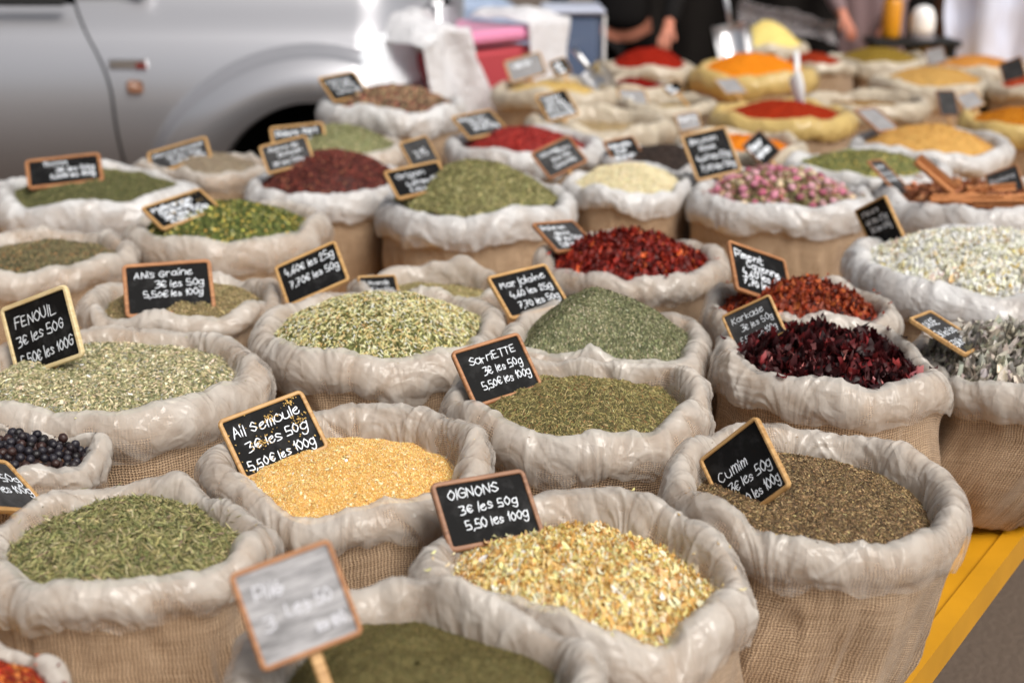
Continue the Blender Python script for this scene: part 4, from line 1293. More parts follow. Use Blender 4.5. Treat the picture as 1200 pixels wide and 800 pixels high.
price_sign(PS + "reading SAUGE lying almost flat beside the sage", (1062, 374), (1109, 363), (1120, 417), 'sauge',
           [("SAUGE", .12, .72, .17, .7, .0), ("3€ les 50g", .1, .45, .17, .8, .0), ("5,50€ les 100g", .08, .18, .17, .84, .0)], k=.9, slate='slate_dusty', zo=.03, pen=.0040, sink=-.012)
price_sign("square sign smeared white with old chalk in front of the green powder", (267, 673), (379, 637), (312, 783), 'pil',
           [("Pilé", .14, .66, .16, .4, .0), ("Les 50", .38, .42, .16, .5, .0), ("3", .14, .34, .16, .2, .0), ("les 100", .62, .16, .12, .3, .0)], k=.95, frame='wood_orange', slate='slate_worn', zo=.05, stake=.09, pen=.005, sink=None)
price_sign(PS + "cut by the left frame edge above the rosemary", (-75, 529), (-29, 550), (-3, 590), 'rose',
           [("Romarin", .14, .78, .14, .6, .0), ("3€ les 50g", .2, .58, .17, .78, .02), ("5,50€ les 100g", .16, .34, .17, .84, .02)], k=.8, slate='slate_dusty', zo=-.012, pen=.0036)
price_sign(PS + "reading THYM before the pickup door", (21, 186), (103, 173), (37, 224), 'thym',
           [("THYM", .2, .74, .19, .46, .0), ("3€ les 50g", .38, .48, .18, .56, .0), ("5,50€ les 100g", .3, .24, .17, .64, .0)], k=.62, frame='wood_orange', zo=.02)
price_sign(PS + "reading POIVRE CONCASSÉ".replace("É", "E") + " before the pickup's wing", (164, 176), (233, 154), (179, 206), 'conc',
           [("Poivre", .06, .68, .16, .42, .02), ("Concassé", .46, .70, .15, .48, .04), ("3€ les 50g", .28, .42, .17, .6, .02), ("5,50 les 100g", .34, .18, .15, .6, .0)], k=.66, zo=.02, slate='slate_dusty')
price_sign(PS + "crowded with thick cream writing among green herbs", (160, 243), (222, 215), (195, 272), 'vert',
           [("Mélange", .08, .70, .2, .84, .0), ("Salade", .14, .48, .2, .66, .0), ("3€ les 50g", .14, .26, .2, .78, .0), ("5,50 les 100g", .2, .04, .18, .76, .0)], k=.72, zo=.015, pen=.006, crumbs=60)
price_sign(PS + "reading POIVRE DE SICHUAN", (301, 171), (355, 155), (315, 206), 'sich',
           [("Poivre de", .16, .72, .18, .66, .02), ("Sichuan", .3, .48, .18, .56, .02), ("3€ les 50g", .14, .18, .18, .7, .0)], k=.7, zo=.03, slate='slate_dusty')
price_sign(PS + "reading POIVRE VERT behind the Sichuan pepper sign", (313, 148), (375, 139), (323, 186), 'poiv',
           [("Poivre Vert", .08, .68, .22, .84, .03), ("3€ les 50g", .3, .36, .2, .64, .02)], k=.68, zo=.0, pen=.005)
price_sign(PS + "at the mixed peppercorns, reading MÉLANGE CINQ BAIES".replace("É", "E"), (372, 92), (411, 78), (393, 123), 'cinq',
           [("Mélange", .12, .72, .17, .7, .0), ("cinq Baies", .16, .50, .17, .7, .0), ("3,50 les 50g", .2, .24, .16, .72, .0)], k=.8, zo=.02)
price_sign(PS + "reading ORIGAN in a yellow wood frame", (447, 200), (511, 183), (467, 236), 'orig',
           [("Origan", .14, .66, .2, .66, .03), ("4,60 les 25g", .26, .34, .18, .68, .03), ("7,70 les 50g", .26, .1, .16, .66, .0)], k=.7, zo=.02)
price_sign(PS + "peeking out behind the ORIGAN sign", (468, 170), (498, 156), (486, 204), 'orig',
           [("3,95", .3, .4, .26, .5, .03)], k=.86, zo=.05, slate='slate_dusty', pen=.005)
price_sign(PS + "reading POIVRON ROUGE at the bright red flakes", (527, 136), (574, 122), (550, 166), 'pimr',
           [("Poivron", .08, .74, .18, .7, .0), ("Rouge", .3, .52, .18, .5, .0), ("3€ les 50g", .26, .28, .18, .66, .0)], k=.8, zo=.025, slate='slate_dusty', pen=.0048)
price_sign(PS + "densely written, upright in front of the cream sack by the red crate", (626, 113), (663, 100), (643, 146), 'tom',
           [("Tomate", .1, .76, .16, .76, .0), ("Séchée", .16, .54, .16, .7, .0), ("3€ les 50g", .08, .32, .16, .84, .0), ("5,50 les 100g", .08, .08, .16, .84, .0)], k=.86, zo=.0, pen=.0056)
price_sign(PS + "reading SÉSAME BLANC beside white sesame".replace("É", "E"), (621, 179), (667, 155), (644, 212), 'ses',
           [("Sésame", .12, .74, .16, .52, .0), ("Blanc", .52, .66, .15, .4, .0), ("3€ les 50g", .3, .44, .15, .5, .0), ("5,50 les 100g", .26, .2, .14, .56, .0)], k=.82, frame='wood_orange', zo=.015, slate='slate_dusty')
price_sign(PS + "in a dark orange frame at the near-black seeds", (706, 166), (743, 156), (720, 194), 'sesn',
           [("Sésame", .06, .66, .22, .8, .0), ("Noir", .2, .4, .22, .56, .0), ("3€ les 50g", .1, .12, .18, .7, .0)], k=.8, frame='wood_orange', zo=.02, pen=.007)
price_sign("large " + PS + "reading BOUTON ROSE", (798, 158), (853, 144), (816, 214), 'bout',
           [("Bouton", .12, .78, .13, .66, .0), ("Rose", .28, .60, .13, .4, .0), ("4,60 les 25g", .14, .38, .14, .8, .0), ("7,70 les 50g", .16, .14, .14, .8, .0)], k=1.05, zo=.02, pen=.0042)
price_sign(PS + "standing on its corner behind the rose buds", (868, 172), (891, 150), (894, 199), 'fleur',
           [("Fleur", .06, .62, .24, .7, .0), ("4€ les", .1, .3, .22, .7, .0)], k=1.0, zo=.0, frame='wood_brown', pen=.013)
price_sign(PS + "with a blank lower half at the cinnamon sticks", (1013, 190), (1042, 182), (1048, 233), 'cann',
           [("Cannelle", .1, .78, .12, .8, .0), ("3€ les 50g", .1, .58, .12, .8, .0), ("5,50 les 100g", .1, .4, .12, .8, .0)], k=1.05, frame='wood_orange', slate='slate_dusty', zo=.03, pen=.003)
price_sign("narrow looking " + PS + "at the white flowers", (1008, 244), (1032, 230), (1030, 294), 'jasm',
           [("Fleurs", .14, .78, .14, .72, .0), ("4€ les 25g", .14, .56, .14, .72, .0), ("7€ les 50g", .18, .36, .14, .68, .0)], k=1.0, zo=.0, pen=.0048)
price_sign(PS + "leaning far back at the sweet pepper pieces", (622, 262), (673, 254), (652, 298), 'poivr',
           [("Poivron", .1, .76, .17, .6, .0), ("doux", .3, .56, .17, .4, .0), ("3€ les 50g", .2, .36, .17, .7, .0), ("5,50 les 100g", .2, .14, .16, .72, .0)], k=.8, frame='wood_orange', slate='slate_dusty', zo=.02, pen=.0046)
price_sign(PS + "of which only the top edge shows behind the chopped stems", (418, 324), (461, 321), (426, 356), 'hid',
           [("Lavande", .14, .68, .18, .7, .0), ("3€ les 50g", .2, .4, .18, .7, .0)], k=.7, zo=-.02)
# far, blurred ones
price_sign("dark blurred sign in the cream sack against the red crate", (590, 70), (633, 57), (599, 99), 'jaune', [("Citron", .2, .6, .22, .5, .0)], k=.75, slate='slate_tan', zo=.03, pen=.008)
price_sign("small bluish blurred sign behind the cream sack's collar", (642, 74), (661, 65), (652, 92), 'jaune', [("3€", .2, .5, .3, .6, .0), ("les", .3, .15, .26, .5, .0)], k=.9, zo=.05, pen=.016)
price_sign("brownish blurred sign in front of the dark red powder", (722, 103), (757, 101), (729, 130), 'fila', [("4€", .3, .5, .2, .4, .0)], k=.75, slate='slate_tan', zo=.0, pen=.005)
price_sign("tiny blue-white written sign left of the tan plaque", (776, 101), (795, 92), (785, 114), 'fila', [("3€", .1, .55, .3, .7, .0), ("les", .2, .15, .3, .6, .0)], k=.85, zo=.03, pen=.018)
price_sign("blank tan plaque before the turmeric sack", (836, 92), (866, 87), (849, 113), 'safr', [], k=.8, frame='wood', slate='slate_tan', zo=.03)
price_sign("greyish sign tucked in behind the large BOUTON ROSE sign", (790, 134), (818, 128), (796, 156), 'orp', [("Curry", .1, .55, .3, .8, .0)], k=.8, slate='slate_tan', zo=.01, pen=.01)
price_sign("faded grey-brown sign in the sandy ginger", (1001, 128), (1034, 120), (1026, 158), 'gin2', [], k=.95, slate='slate_tan', zo=.02, frame='wood_orange')
price_sign("dark brown blank plaque left of the yellow stained collar", (1094, 107), (1122, 104), (1099, 138), 'curry', [], k=.95, frame='wood_brown', slate='slate_dusty', zo=.0)
price_sign("yellowish dusty plaque in the ochre curry", (1119, 112), (1146, 102), (1130, 132), 'curry', [], k=.8, frame='wood', slate='slate_tan', zo=.02)
price_sign("dark sign with a pale corner at the red powder on the right edge", (1174, 73), (1196, 66), (1179, 98), 'coin', [], k=.95, frame='wood_orange', slate='slate_dusty', zo=.02)
price_sign("grey sign in the last row at the tan powder", (1085, 58), (1106, 54), (1088, 77), 'tan', [], k=.9, frame='wood_brown', slate='slate_tan', zo=.04)
price_sign("brown framed sign behind the cinnamon at the right edge", (1158, 204), (1191, 192), (1166, 236), 'cann', [("Badiane", .1, .6, .2, .8, .0)], k=.85, frame='wood_orange', slate='slate_dusty', zo=.05)

# ------------------------------------------------------------------ scoops
def scoop(name, label, c, L, r, Rz, pitch, mat, hl=.16, roll=0.):
    e = empty(name, c); e.rotation_euler = (roll, pitch, Rz)
    tag(e, label, "scoop")
    n, m_ = 22, 12
    V = []
    for sh in (0, 1):
        for i in range(m_):
            x = L * (i / (m_ - 1)); rr = r * (1 - .12 * (i / (m_ - 1)) ** 2) - sh * .0015
            a0 = .05 + .9 * max(0, (i / (m_ - 1)) - .35) ** 1.5
            for j in range(n):
                a = PI + a0 + (PI - 2 * a0) * j / (n - 1)
                V.append([x, rr * math.cos(a), rr * math.sin(a) * .8 + .0])
    V = np.array(V); q = grid_quads(m_, n); b = MB(); b.add(V, np.concatenate([q, q[:, ::-1] + m_ * n]))
    # closed back plate
    a = np.linspace(PI, 2 * PI, n); P = np.stack([np.zeros(n), r * np.cos(a), r * .8 * np.sin(a)], -1)
    b.add(np.concatenate([P, [[0, 0, 0]]]), None, [[i, i + 1, n] for i in range(n - 1)])
    b.build("bowl", mat, e, True)
    h = MB(); h.tube([[0.002, 0, -.25 * r], [-.03, 0, -.1 * r], [-.06, 0, .05 * r], [-hl, 0, .2 * r]], [.009, .008, .010, .011], 12)
    h.build("handle", mat, e, True)
    return e


pc = CP + ray(868, 62) * float((on_z(880, 78, RIM + .05) - CP) @ CF)
scoop("spice_scoop", "big steel scoop standing handle up in the orange turmeric", CP + ray(856, 28) * 6.0, .20, .085, math.radians(-62), math.radians(68), M['metal'], .26, roll=math.radians(30))
pq = on_z(692, 92, RIM + .03)
scoop("spice_scoop", "steel scoop lying bowl out in the cream sack beside the red crate", on_z(690, 80, RIM + .06), .13, .055, math.radians(-50), math.radians(38), M['metal'], .10, roll=math.radians(60))
scoop("plastic_scoop", "white plastic scoop sticking out between the orange and cream sacks", on_z(938, 92, RIM + .09), .12, .05, math.radians(-75), math.radians(50), M['white_plastic'], .1, roll=math.radians(-70))

# ------------------------------------------------------------------ silver pickup
paint, n_, l_, b_ = mat_new("silver_car_paint")
b_.inputs["Base Color"].default_value = (.50, .50, .53, 1); b_.inputs["Metallic"].default_value = .65
b_.inputs["Roughness"].default_value = .36; b_.inputs["Coat Weight"].default_value = .25; b_.inputs["Coat Roughness"].default_value = .06
rub = simple("black_rubber", (.012, .012, .012), .8)
dark = simple("dark_void", (.006, .006, .006), .9)
glass = simple("dark_car_glass", (.02, .025, .03), .06, spec=.8)
VY = 5.3
VS = VY / 4.62
vx0 = (505 - 600) / FPX * VY
van = empty("silver_pickup", (vx0, VY, 1.58 - VS * 1.58)); van.scale = (VS, VS, VS)
tag(van, "silver pickup with flared wheel arch parked behind the left sacks", "pickup")
AX, AZ, AW, AH = -.385, .42, .40, .52      # wheel arch centre and half sizes


def side_y(x, z):
    """y (towards the viewer is negative) of the pickup's flank"""
    y = .20 * ((z - .93) / .45) ** 2 * np.where(z > .93, 1.2, 1.5)
    y = y + .03 * sstep(1.12, 1.25, z)
    fx = np.clip((x + .26) / .26, 0, 1.2)
    y = y + .34 * fx ** 2.2
    q1 = np.hypot((x - AX) / AW, (z - AZ) / AH); q2 = np.hypot((x - AX) / (AW + .265), (z - AZ) / (AH + .175))
    t = np.clip((q1 - 1) / np.maximum((q1 - 1) + (1 - q2) * 1.35 + 1e-6, 1e-6), 0, 1); t = np.where(q2 > 1, 1, t); t = np.where(q1 < 1, 0, t)
    fl = .115 * (1 - sstep(.80, 1.0, t)) * (1 - .35 * (1 - t) ** 2 * 0) + .025 * np.sin(PI * np.clip(t / .8, 0, 1))
    return y - fl


def panel(name, xs_fn, nx, z0, z1, nz, hole=True):
    V = []; U = np.linspace(0, 1, nx); Zs = np.linspace(z0, z1, nz)
    X = np.array([[xs_fn(u, z) for z in Zs] for u in U]); Zg = np.broadcast_to(Zs, X.shape)
    Y = side_y(X, Zg)
    V = np.stack([X, Y, Zg], -1).reshape(-1, 3); q = grid_quads(nx, nz)
    if hole:
        # pull points inside the arch onto its edge so the opening is a clean curve
        dx, dz = (V[:, 0] - AX) / AW, (V[:, 2] - AZ) / AH
        r = np.hypot(dx, dz); ins = (r < 1)
        c = V[q].mean(1); rc = np.hypot((c[:, 0] - AX) / AW, (c[:, 2] - AZ) / AH); q = q[rc > .985]
        f = 1 / np.maximum(r, 1e-3)
        V[ins, 0] = AX + dx[ins] * f[ins] * AW; V[ins, 2] = AZ + dz[ins] * f[ins] * AH
        V[ins, 1] = side_y(V[ins, 0] , V[ins, 2])
    used = np.unique(q); mp = -np.ones(len(V), int); mp[used] = np.arange(len(used))
    return V[used], mp[q]


seam = lambda z: -1.065 - .155 * sstep(.9, 1.28, z) * ((z - .9) / .38 if z > .9 else 0) ** .6 + .03 * (z - .75) * 0
b = MB(); V, q = panel("wing", lambda u, z: seam(z) + u * (.02 - seam(z)), 150, .48, 1.27, 120); b.add(V, q)
# turn-in strip around the arch
th = np.linspace(0, PI, 60)
P0 = np.stack([AX + AW * np.cos(th), side_y(AX + AW * np.cos(th) * 1.001, AZ + AH * np.sin(th) * 1.001), AZ + AH * np.sin(th)], -1)
P1 = P0 + np.array([0, .06, 0]); P1[:, 0] = AX + (P1[:, 0] - AX) * .985; P1[:, 2] = AZ + (P1[:, 2] - AZ) * .985
b.add(np.stack([P0, P1], 1).reshape(-1, 3), grid_quads(60, 2))
# bonnet and its far side, nose
bx = np.linspace(-1.25, .02, 20); by = np.linspace(0, 1, 14)
V = []
for x in bx:
    y0 = float(side_y(np.array(x), np.array(1.27)))
    for t in by:
        V.append([x, y0 + (1.75 - 2 * y0) * t, 1.27 + .10 * math.sin(PI * t) * (1 - .4 * max(0, (x + .3) / .3)) + .03 * min(1, t * 6, (1 - t) * 6)])
b.add(V, grid_quads(20, 14))
b.box((.02, .875, .86), (.10, 1.15, .80), bev=.04)
b.box((-2.4, 1.73, .86), (4.5, .04, .8), bev=.02)
b.build("body", paint, van, True)
b = MB(); V, q = panel("door", lambda u, z: -2.25 + u * (seam(z) - .009 + 2.25), 60, .48, 1.235, 60, False); b.add(V, q)
b.build("door", paint, van, True)
b = MB(); V, q = panel("bed", lambda u, z: -4.4 + u * (2.142), 60, .48, 1.2, 30, False); b.add(V, q)
b.box((-3.3, .9, .55), (2.1, 1.6, .05)); b.box((-4.4, .9, .85), (.05, 1.6, .7), bev=.02)
b.build("cargo_bed", paint, van, True)
b = MB(); b.box((-1.75, 1.02, .84), (3.3, 1.14, .68)); b.build("inner_body", dark, van)
b = MB(); b.box((-1.72, .07, 1.248), (1.0, .03, .026), bev=.008); b.build("window_seal", rub, van)
cabp = np.array([[-2.25, 1.26], [-2.2, 1.78], [-1.55, 1.8], [-.98, 1.29]])
b = MB()
for y in (.13, 1.62):
    b.add([[p[0], y + .12 * (p[1] - 1.26) * (1 if y < 1 else -1), p[1]] for p in cabp], [[0, 1, 2, 3]])
b.add([[-2.25, .15, 1.26], [-2.2, .2, 1.78], [-2.2, 1.55, 1.78], [-2.25, 1.6, 1.26]], [[0, 1, 2, 3]])
b.add([[-.98, .15, 1.29], [-1.55, .2, 1.8], [-1.55, 1.55, 1.8], [-.98, 1.6, 1.29]], [[0, 1, 2, 3]])
b.build("window", glass, van)
b = MB(); b.box((-1.88, .875, 1.80), (.72, 1.42, .05), bev=.02)
for y in (.14, 1.60):
    d_ = .12 * .53 * (1 if y < 1 else -1)
    b.tube([[-.97, y, 1.28], [-1.55, y + d_, 1.80]], .03); b.tube([[-2.25, y, 1.26], [-2.2, y + d_, 1.79]], .035); b.tube([[-1.62, y, 1.27], [-1.62, y + d_, 1.79]], .03)
b.build("roof", paint, van, True)
for wx in (AX, -3.3):
    for wy, sgn in ((.13, 1), (1.62, -1)):
        b = MB(); b.lathe([(.20, -.10), (.30, -.11), (.318, -.09), (.327, -.03), (.327, .03), (.318, .09), (.30, .11), (.20, .10)], (wx, wy + .10 * sgn, (.362 + (VS - 1) * 1.58) / VS), 40, 'y')
        t = b.build("wheel", rub, van, True)
        b = MB(); b.lathe([(.0, -.06 * sgn), (.06, -.065 * sgn), (.08, -.03 * sgn), (.17, -.04 * sgn), (.20, -.09 * sgn), (.205, .06 * sgn)], (wx, wy + .10 * sgn, (.362 + (VS - 1) * 1.58) / VS), 32, 'y')
        b.build("rim", M['metal'], t, True)
mk = simple("amber_lens", L4(122, 82, 58)[:3], .3)
ex = -1.0
b = MB(); b.box((ex + .01, float(side_y(np.array(ex), np.array(.985))) - .008, .975), (.055, .018, .045), bev=.008); b.build("side_marker", mk, van, True)
b = MB(); b.box((ex - .01, float(side_y(np.array(ex), np.array(1.05))) - .006, 1.05), (.13, .012, .035), bev=.005); bd = b.build("badge", M['metal'], van)
b = MB(); b.box((ex + .035, float(side_y(np.array(ex), np.array(1.05))) - .0125, 1.045), (.035, .004, .02)); b.build("badge_inlay", simple("red_enamel", L4(120, 50, 46)[:3], .3), bd)
lens = simple("clear_headlamp", (.75, .78, .82), .08, coat=1.)
b = MB()
V = []
for i in range(14):
    for j in range(10):
        x = -.23 + .235 * i / 13; z = .985 + .16 * j / 9
        V.append([x, float(side_y(np.array(x), np.array(z))) - .012 * math.sin(PI * min(1, max(0, i / 13))) ** .4 - .004, z])
b.add(V, grid_quads(14, 10)); b.build("headlight", lens, van, True)
b = MB()
V = []
for i in range(22):
    x = -.20 + .30 * i / 21
    for j in range(8):
        a = j / 7; V.append([x, float(side_y(np.array(min(x, .03)), np.array(.8))) - .05 * math.sin(PI * a) ** .5 - .02 + max(0, x - .03) * 1.2, .60 + .26 * a])
b.add(V, grid_quads(22, 8)); b.box((.09, .9, .73), (.12, 1.4, .26), bev=.04); b.build("bumper", paint, van, True)

# ------------------------------------------------------------------ behind the table, centre: red covered stand, white sheet, plastic tub
def sheet(name, label, cat, P, mat, nx, ny, amp, seed, parent=None, thick=.004):
    """cloth: P(u,v)->xyz with folds pushed along z/y"""
    V = np.zeros((nx, ny, 3))
    for i, u in enumerate(np.linspace(0, 1, nx)):
        for j, v in enumerate(np.linspace(0, 1, ny)):
            V[i, j] = P(u, v)
    du = np.gradient(V, axis=0); dv = np.gradient(V, axis=1); nn = np.cross(du, dv); nn /= np.linalg.norm(nn, axis=-1, keepdims=True) + 1e-9
    k = noise3(V[..., 0] * 5, V[..., 1] * 5, V[..., 2] * 3, seed) + .5 * ridge(V[..., 0] * 9, V[..., 1] * 9, V[..., 2] * 4, seed + 1)
    V2 = V + nn * (amp * k)[..., None]
    me = mesh_np(name, V2.reshape(-1, 3), quads=grid_quads(nx, ny), smooth=True)
    o = link(name, me, mat, parent)
    md = o.modifiers.new("thickness", 'SOLIDIFY'); md.thickness = thick
    if label: tag(o, label, cat)
    return o


red = simple("red_cloth", L4(176, 66, 74)[:3], .55, bump=.1, bscale=40, var=.06, coat=.15)
pinkc = simple("pink_vinyl", L4(222, 140, 176)[:3], .3, var=.05, coat=.3)
whitep = liner_mat("thick_white_plastic", (.86, .86, .88), .86, .98, .35)
bx0 = at_y(525, 46, 5.42); bx1 = at_y(628, 30, 5.82)
dirx = (bx1 - bx0); dirx[2] = 0; Lb = np.linalg.norm(dirx); dirx /= Lb
diry = np.array([-dirx[1], dirx[0], 0])
ztop = float(bx0[2])
crate = empty("market_crate", (*(bx0 + dirx * Lb / 2 + diry * .3)[:2], 0)); crate.rotation_euler = (0, 0, math.atan2(dirx[1], dirx[0]))
tag(crate, "tall red covered stand with pink top between pickup and cream sack", "stand")
b = MB()
Wd, Dp = Lb, .62
b.box((0, 0, ztop / 2 - .03), (Wd, Dp, ztop - .06), bev=.02); b.build("side_cloth", red, crate)
b = MB(); b.box((0, 0, ztop - .012), (Wd + .03, Dp + .03, .06), bev=.02); b.build("top_cover", pinkc, crate)


def drape(u, v):
    # lies bunched on the stand's top-left corner and hangs down its front left
    o = bx0 - dirx * .19 + dirx * (u * (.34 if v < .3 else .24))
    dr = -.16 * max(0, .35 - u) ** 1.0
    if v < .45:
        k = v / .45
        return o + diry * (.45 * (1 - k)) + np.array([0, 0, .05 + dr + .05 * math.sin(PI * k) * math.sin(PI * u) + .015 * math.sin(u * 11)])
    t = (v - .45) / .55
    return o - diry * (.045 + .05 * t + .03 * math.sin(u * 9)) + dirx * (.30 * t) * (.25 + .6 * u) + np.array([0, 0, .05 + dr - .55 * t])


sheet("plastic_sheet", "crumpled white plastic sheet hanging over the red stand's left corner", "plastic sheet", drape, whitep, 50, 60, .022, 71)


def drape2(u, v):
    o = bx0 + dirx * (Lb - .10 + u * .26)
    if v < .4: return o + diry * (.3 * (1 - v / .4)) + np.array([0, 0, .045 + .04 * math.sin(u * 3.1)])
    t = (v - .4) / .6
    return o - diry * (.05 + .05 * t) + dirx * (-.10 * t * u) + np.array([0, 0, .045 - t * .42])


sheet("plastic_bag", "white plastic bag slumped over the red stand's right corner", "plastic bag", drape2, whitep, 30, 40, .018, 77)
tubm = simple("smoky_blue_plastic", L4(96, 112, 140)[:3], .15, spec=.7, coat=.5)
tub = empty("plastic_tub", (*at_y(672, 40, 6.2)[:2], 0))
tag(tub, "smoky blue plastic tub with white rim behind the cream sack", "tub")
zt = float(at_y(672, 16, 6.2)[2])
b = MB(); b.box((0, .2, zt - .20), (.25, .36, .40), bev=.03); b.build("container", tubm, tub)
b = MB(); b.box((0, .2, zt + .006), (.285, .40, .03), bev=.012); b.build("lid", simple("pale_lid", L4(190, 196, 214)[:3], .3), tub)
b = MB(); b.box((0.137, .01, zt - .17), (.016, .016, .32), bev=.006); b.build("corner_strip", M['white_plastic'], tub)
b = MB(); b.box((0, .2, (zt - .405) / 2), (.5, .45, zt - .405), bev=.01); b.build("pedestal", dark, tub)
# bluish folded tarpaulin behind
tarp = simple("bluish_tarpaulin", L4(150, 166, 192)[:3], .35, var=.1, bscale=12, bump=.1)
za = at_y(470, 2, 7.0); zb = at_y(690, 22, 7.0)


def tarpf(u, v):
    x = za[0] + (zb[0] - za[0]) * u
    return np.array([x, 7.0 + .35 * v * (1 - .2 * u), (za[2] * (1 - u) + zb[2] * u) * (1 - v * .0) - (1 - v) * .9 * (1 if v < .5 else 1) + .05 * math.sin(u * 7)])


def tarp2(u, v):
    x = za[0] + (zb[0] - za[0]) * u; top = za[2] * (1 - u) + zb[2] * u
    return np.array([x, 7.0 + .9 * max(0, v - .5), .02 + (top - .02) * min(1, v * 2) + .04 * math.sin(u * 6) * v])


sheet("tarpaulin", "pale bluish tarpaulin covering goods behind the red stand", "tarpaulin", tarp2, tarp, 40, 30, .04, 91)

# ------------------------------------------------------------------ people
skin = simple("skin", L4(190, 122, 98)[:3], .5, var=.08, bscale=30)


def skinned(name, joints, edges, mat, sub=2, root=0, parent=None):
    me = bpy.data.meshes.new(name)
    me.from_pydata([tuple(j[:3]) for j in joints], edges, [])
    o = link(name, me, mat, parent)
    md = o.modifiers.new("skin", 'SKIN'); md.use_smooth_shade = True
    sv = me.skin_vertices[0].data
    for i, j in enumerate(joints):
        r = j[3] if isinstance(j[3], (tuple, list)) else (j[3], j[3])
        sv[i].radius = r; sv[i].use_root = (i == root)
    ms = o.modifiers.new("smooth", 'SUBSURF'); ms.levels = sub; ms.render_levels = sub
    return o


def person(label, loc, rz, hand_r, hand_l, top_mat, leg_mat, apron=None):
    """standing vendor, local +y behind, faces -y; hands given in local metres"""
    p = empty("person", loc); p.rotation_euler = (0, 0, rz); tag(p, label, "person")
    J = [(0, 0, .95, (.15, .11)), (0, .0, 1.10, (.14, .10)), (0, -.01, 1.28, (.16, .11)), (0, -.01, 1.42, (.13, .09)), (0, -.02, 1.50, .055), (0, -.035, 1.56, .055),
         (0, -.05, 1.63, (.075, .09)), (0, -.045, 1.72, (.07, .085))]
    E = [(0, 1), (1, 2), (2, 3), (3, 4), (4, 5), (5, 6), (6, 7)]
    for sx, hd in ((-1, hand_r), (1, hand_l)):
        sh = np.array([sx * .19, 0, 1.40]); hd = np.array(hd); el = (sh + hd) / 2 + np.array([sx * .09, .07, -.05])
        i = len(J); wr = hd
        J += [(*sh, .06), (*el, .043), (*(el * .35 + wr * .65), .036), (*wr, .027)]
        E += [(3, i), (i, i + 1), (i + 1, i + 2), (i + 2, i + 3)]
        d = (wr - el) / np.linalg.norm(wr - el); side = np.cross(d, [0, 0, 1]); side /= np.linalg.norm(side); dn = np.cross(d, side)
        if dn[2] > 0: dn = -dn
        palm = wr + d * .05
        J.append((*palm, (.034, .018))); ip = len(J) - 1; E.append((i + 3, ip))
        for f, (off, ln) in enumerate(((-.027, .062), (-.009, .075), (.009, .071), (.027, .055))):
            k0 = palm + d * .035 + side * off; k1 = k0 + d * ln * .5 + dn * .008; k2 = k1 + d * ln * .35 + dn * .028
            j = len(J); J += [(*k0, .010), (*k1, .0088), (*k2, .0076)]; E += [(ip, j), (j, j + 1), (j + 1, j + 2)]
        t0 = wr + d * .022 - side * sx * .03; t1 = t0 + d * .035 - side * sx * .018 + dn * .01; t2 = t1 + d * .026 + dn * .008
        j = len(J); J += [(*t0, .012), (*t1, .010), (*t2, .008)]; E += [(i + 3, j), (j, j + 1), (j + 1, j + 2)]
        lg = len(J)
        J += [(sx * .10, 0, .86, .085), (sx * .11, -.01, .50, .058), (sx * .11, .02, .10, .042), (sx * .11, -.10, .04, .038)]
        E += [(0, lg), (lg, lg + 1), (lg + 1, lg + 2), (lg + 2, lg + 3)]
    skinned("body", J, E, skin, 2, 0, p)
    # jacket: torso and sleeves
    JJ = [(0, 0, .86, (.185, .14)), (0, 0, 1.0, (.175, .135)), (0, 0, 1.14, (.17, .125)), (0, -.01, 1.30, (.185, .13)), (0, -.01, 1.44, (.15, .11)), (0, -.015, 1.50, .075)]
    EE = [(i, i + 1) for i in range(5)]
    for sx, hd in ((-1, hand_r), (1, hand_l)):
        sh = np.array([sx * .19, 0, 1.40]); hd = np.array(hd); el = (sh + hd) / 2 + np.array([sx * .09, .07, -.05])
        i = len(JJ); cu = el * .12 + hd * .88
        JJ += [(*sh, .078), (*el, .060), (*cu, .046)]; EE += [(4, i), (i, i + 1), (i + 1, i + 2)]
    skinned("jacket", JJ, EE, top_mat, 2, 0, p)
    JT = [(0, 0, .93, (.155, .115))]; ET = []
    for sx in (-1, 1):
        i = len(JT); JT += [(sx * .10, 0, .82, .10), (sx * .11, -.01, .50, .078), (sx * .11, .02, .08, .068)]; ET += [(0, i), (i, i + 1), (i + 1, i + 2)]
    skinned("trousers", JT, ET, leg_mat, 2, 0, p)
    for sx in (-1, 1):
        sb = MB(); sb.box((sx * .11, -.07, .04), (.10, .27, .08), bev=.03); sb.build("shoe", M['black'], p, True)
    hb = MB(); hb.lathe([(0, .105), (.05, .10), (.085, .07), (.10, .02), (.098, -.03), (.085, -.05)], (0, -.03, 1.70), 24); hb.build("hair", simple("dark_hair", (.03, .02, .015), .6), p, True)
    if apron is not None:
        ab = MB(); V = []
        for u in np.linspace(-1, 1, 14):
            for z in np.linspace(.55, 1.12, 14):
                V.append([.2 * u, -.155 - .03 * (1 - u * u) + .012 * math.sin(u * 9 + z * 4), z])
        ab.add(V, grid_quads(14, 14)); ao = ab.build("apron", apron, p, True)
        ao.modifiers.new("thickness", 'SOLIDIFY').thickness = .004
    return p


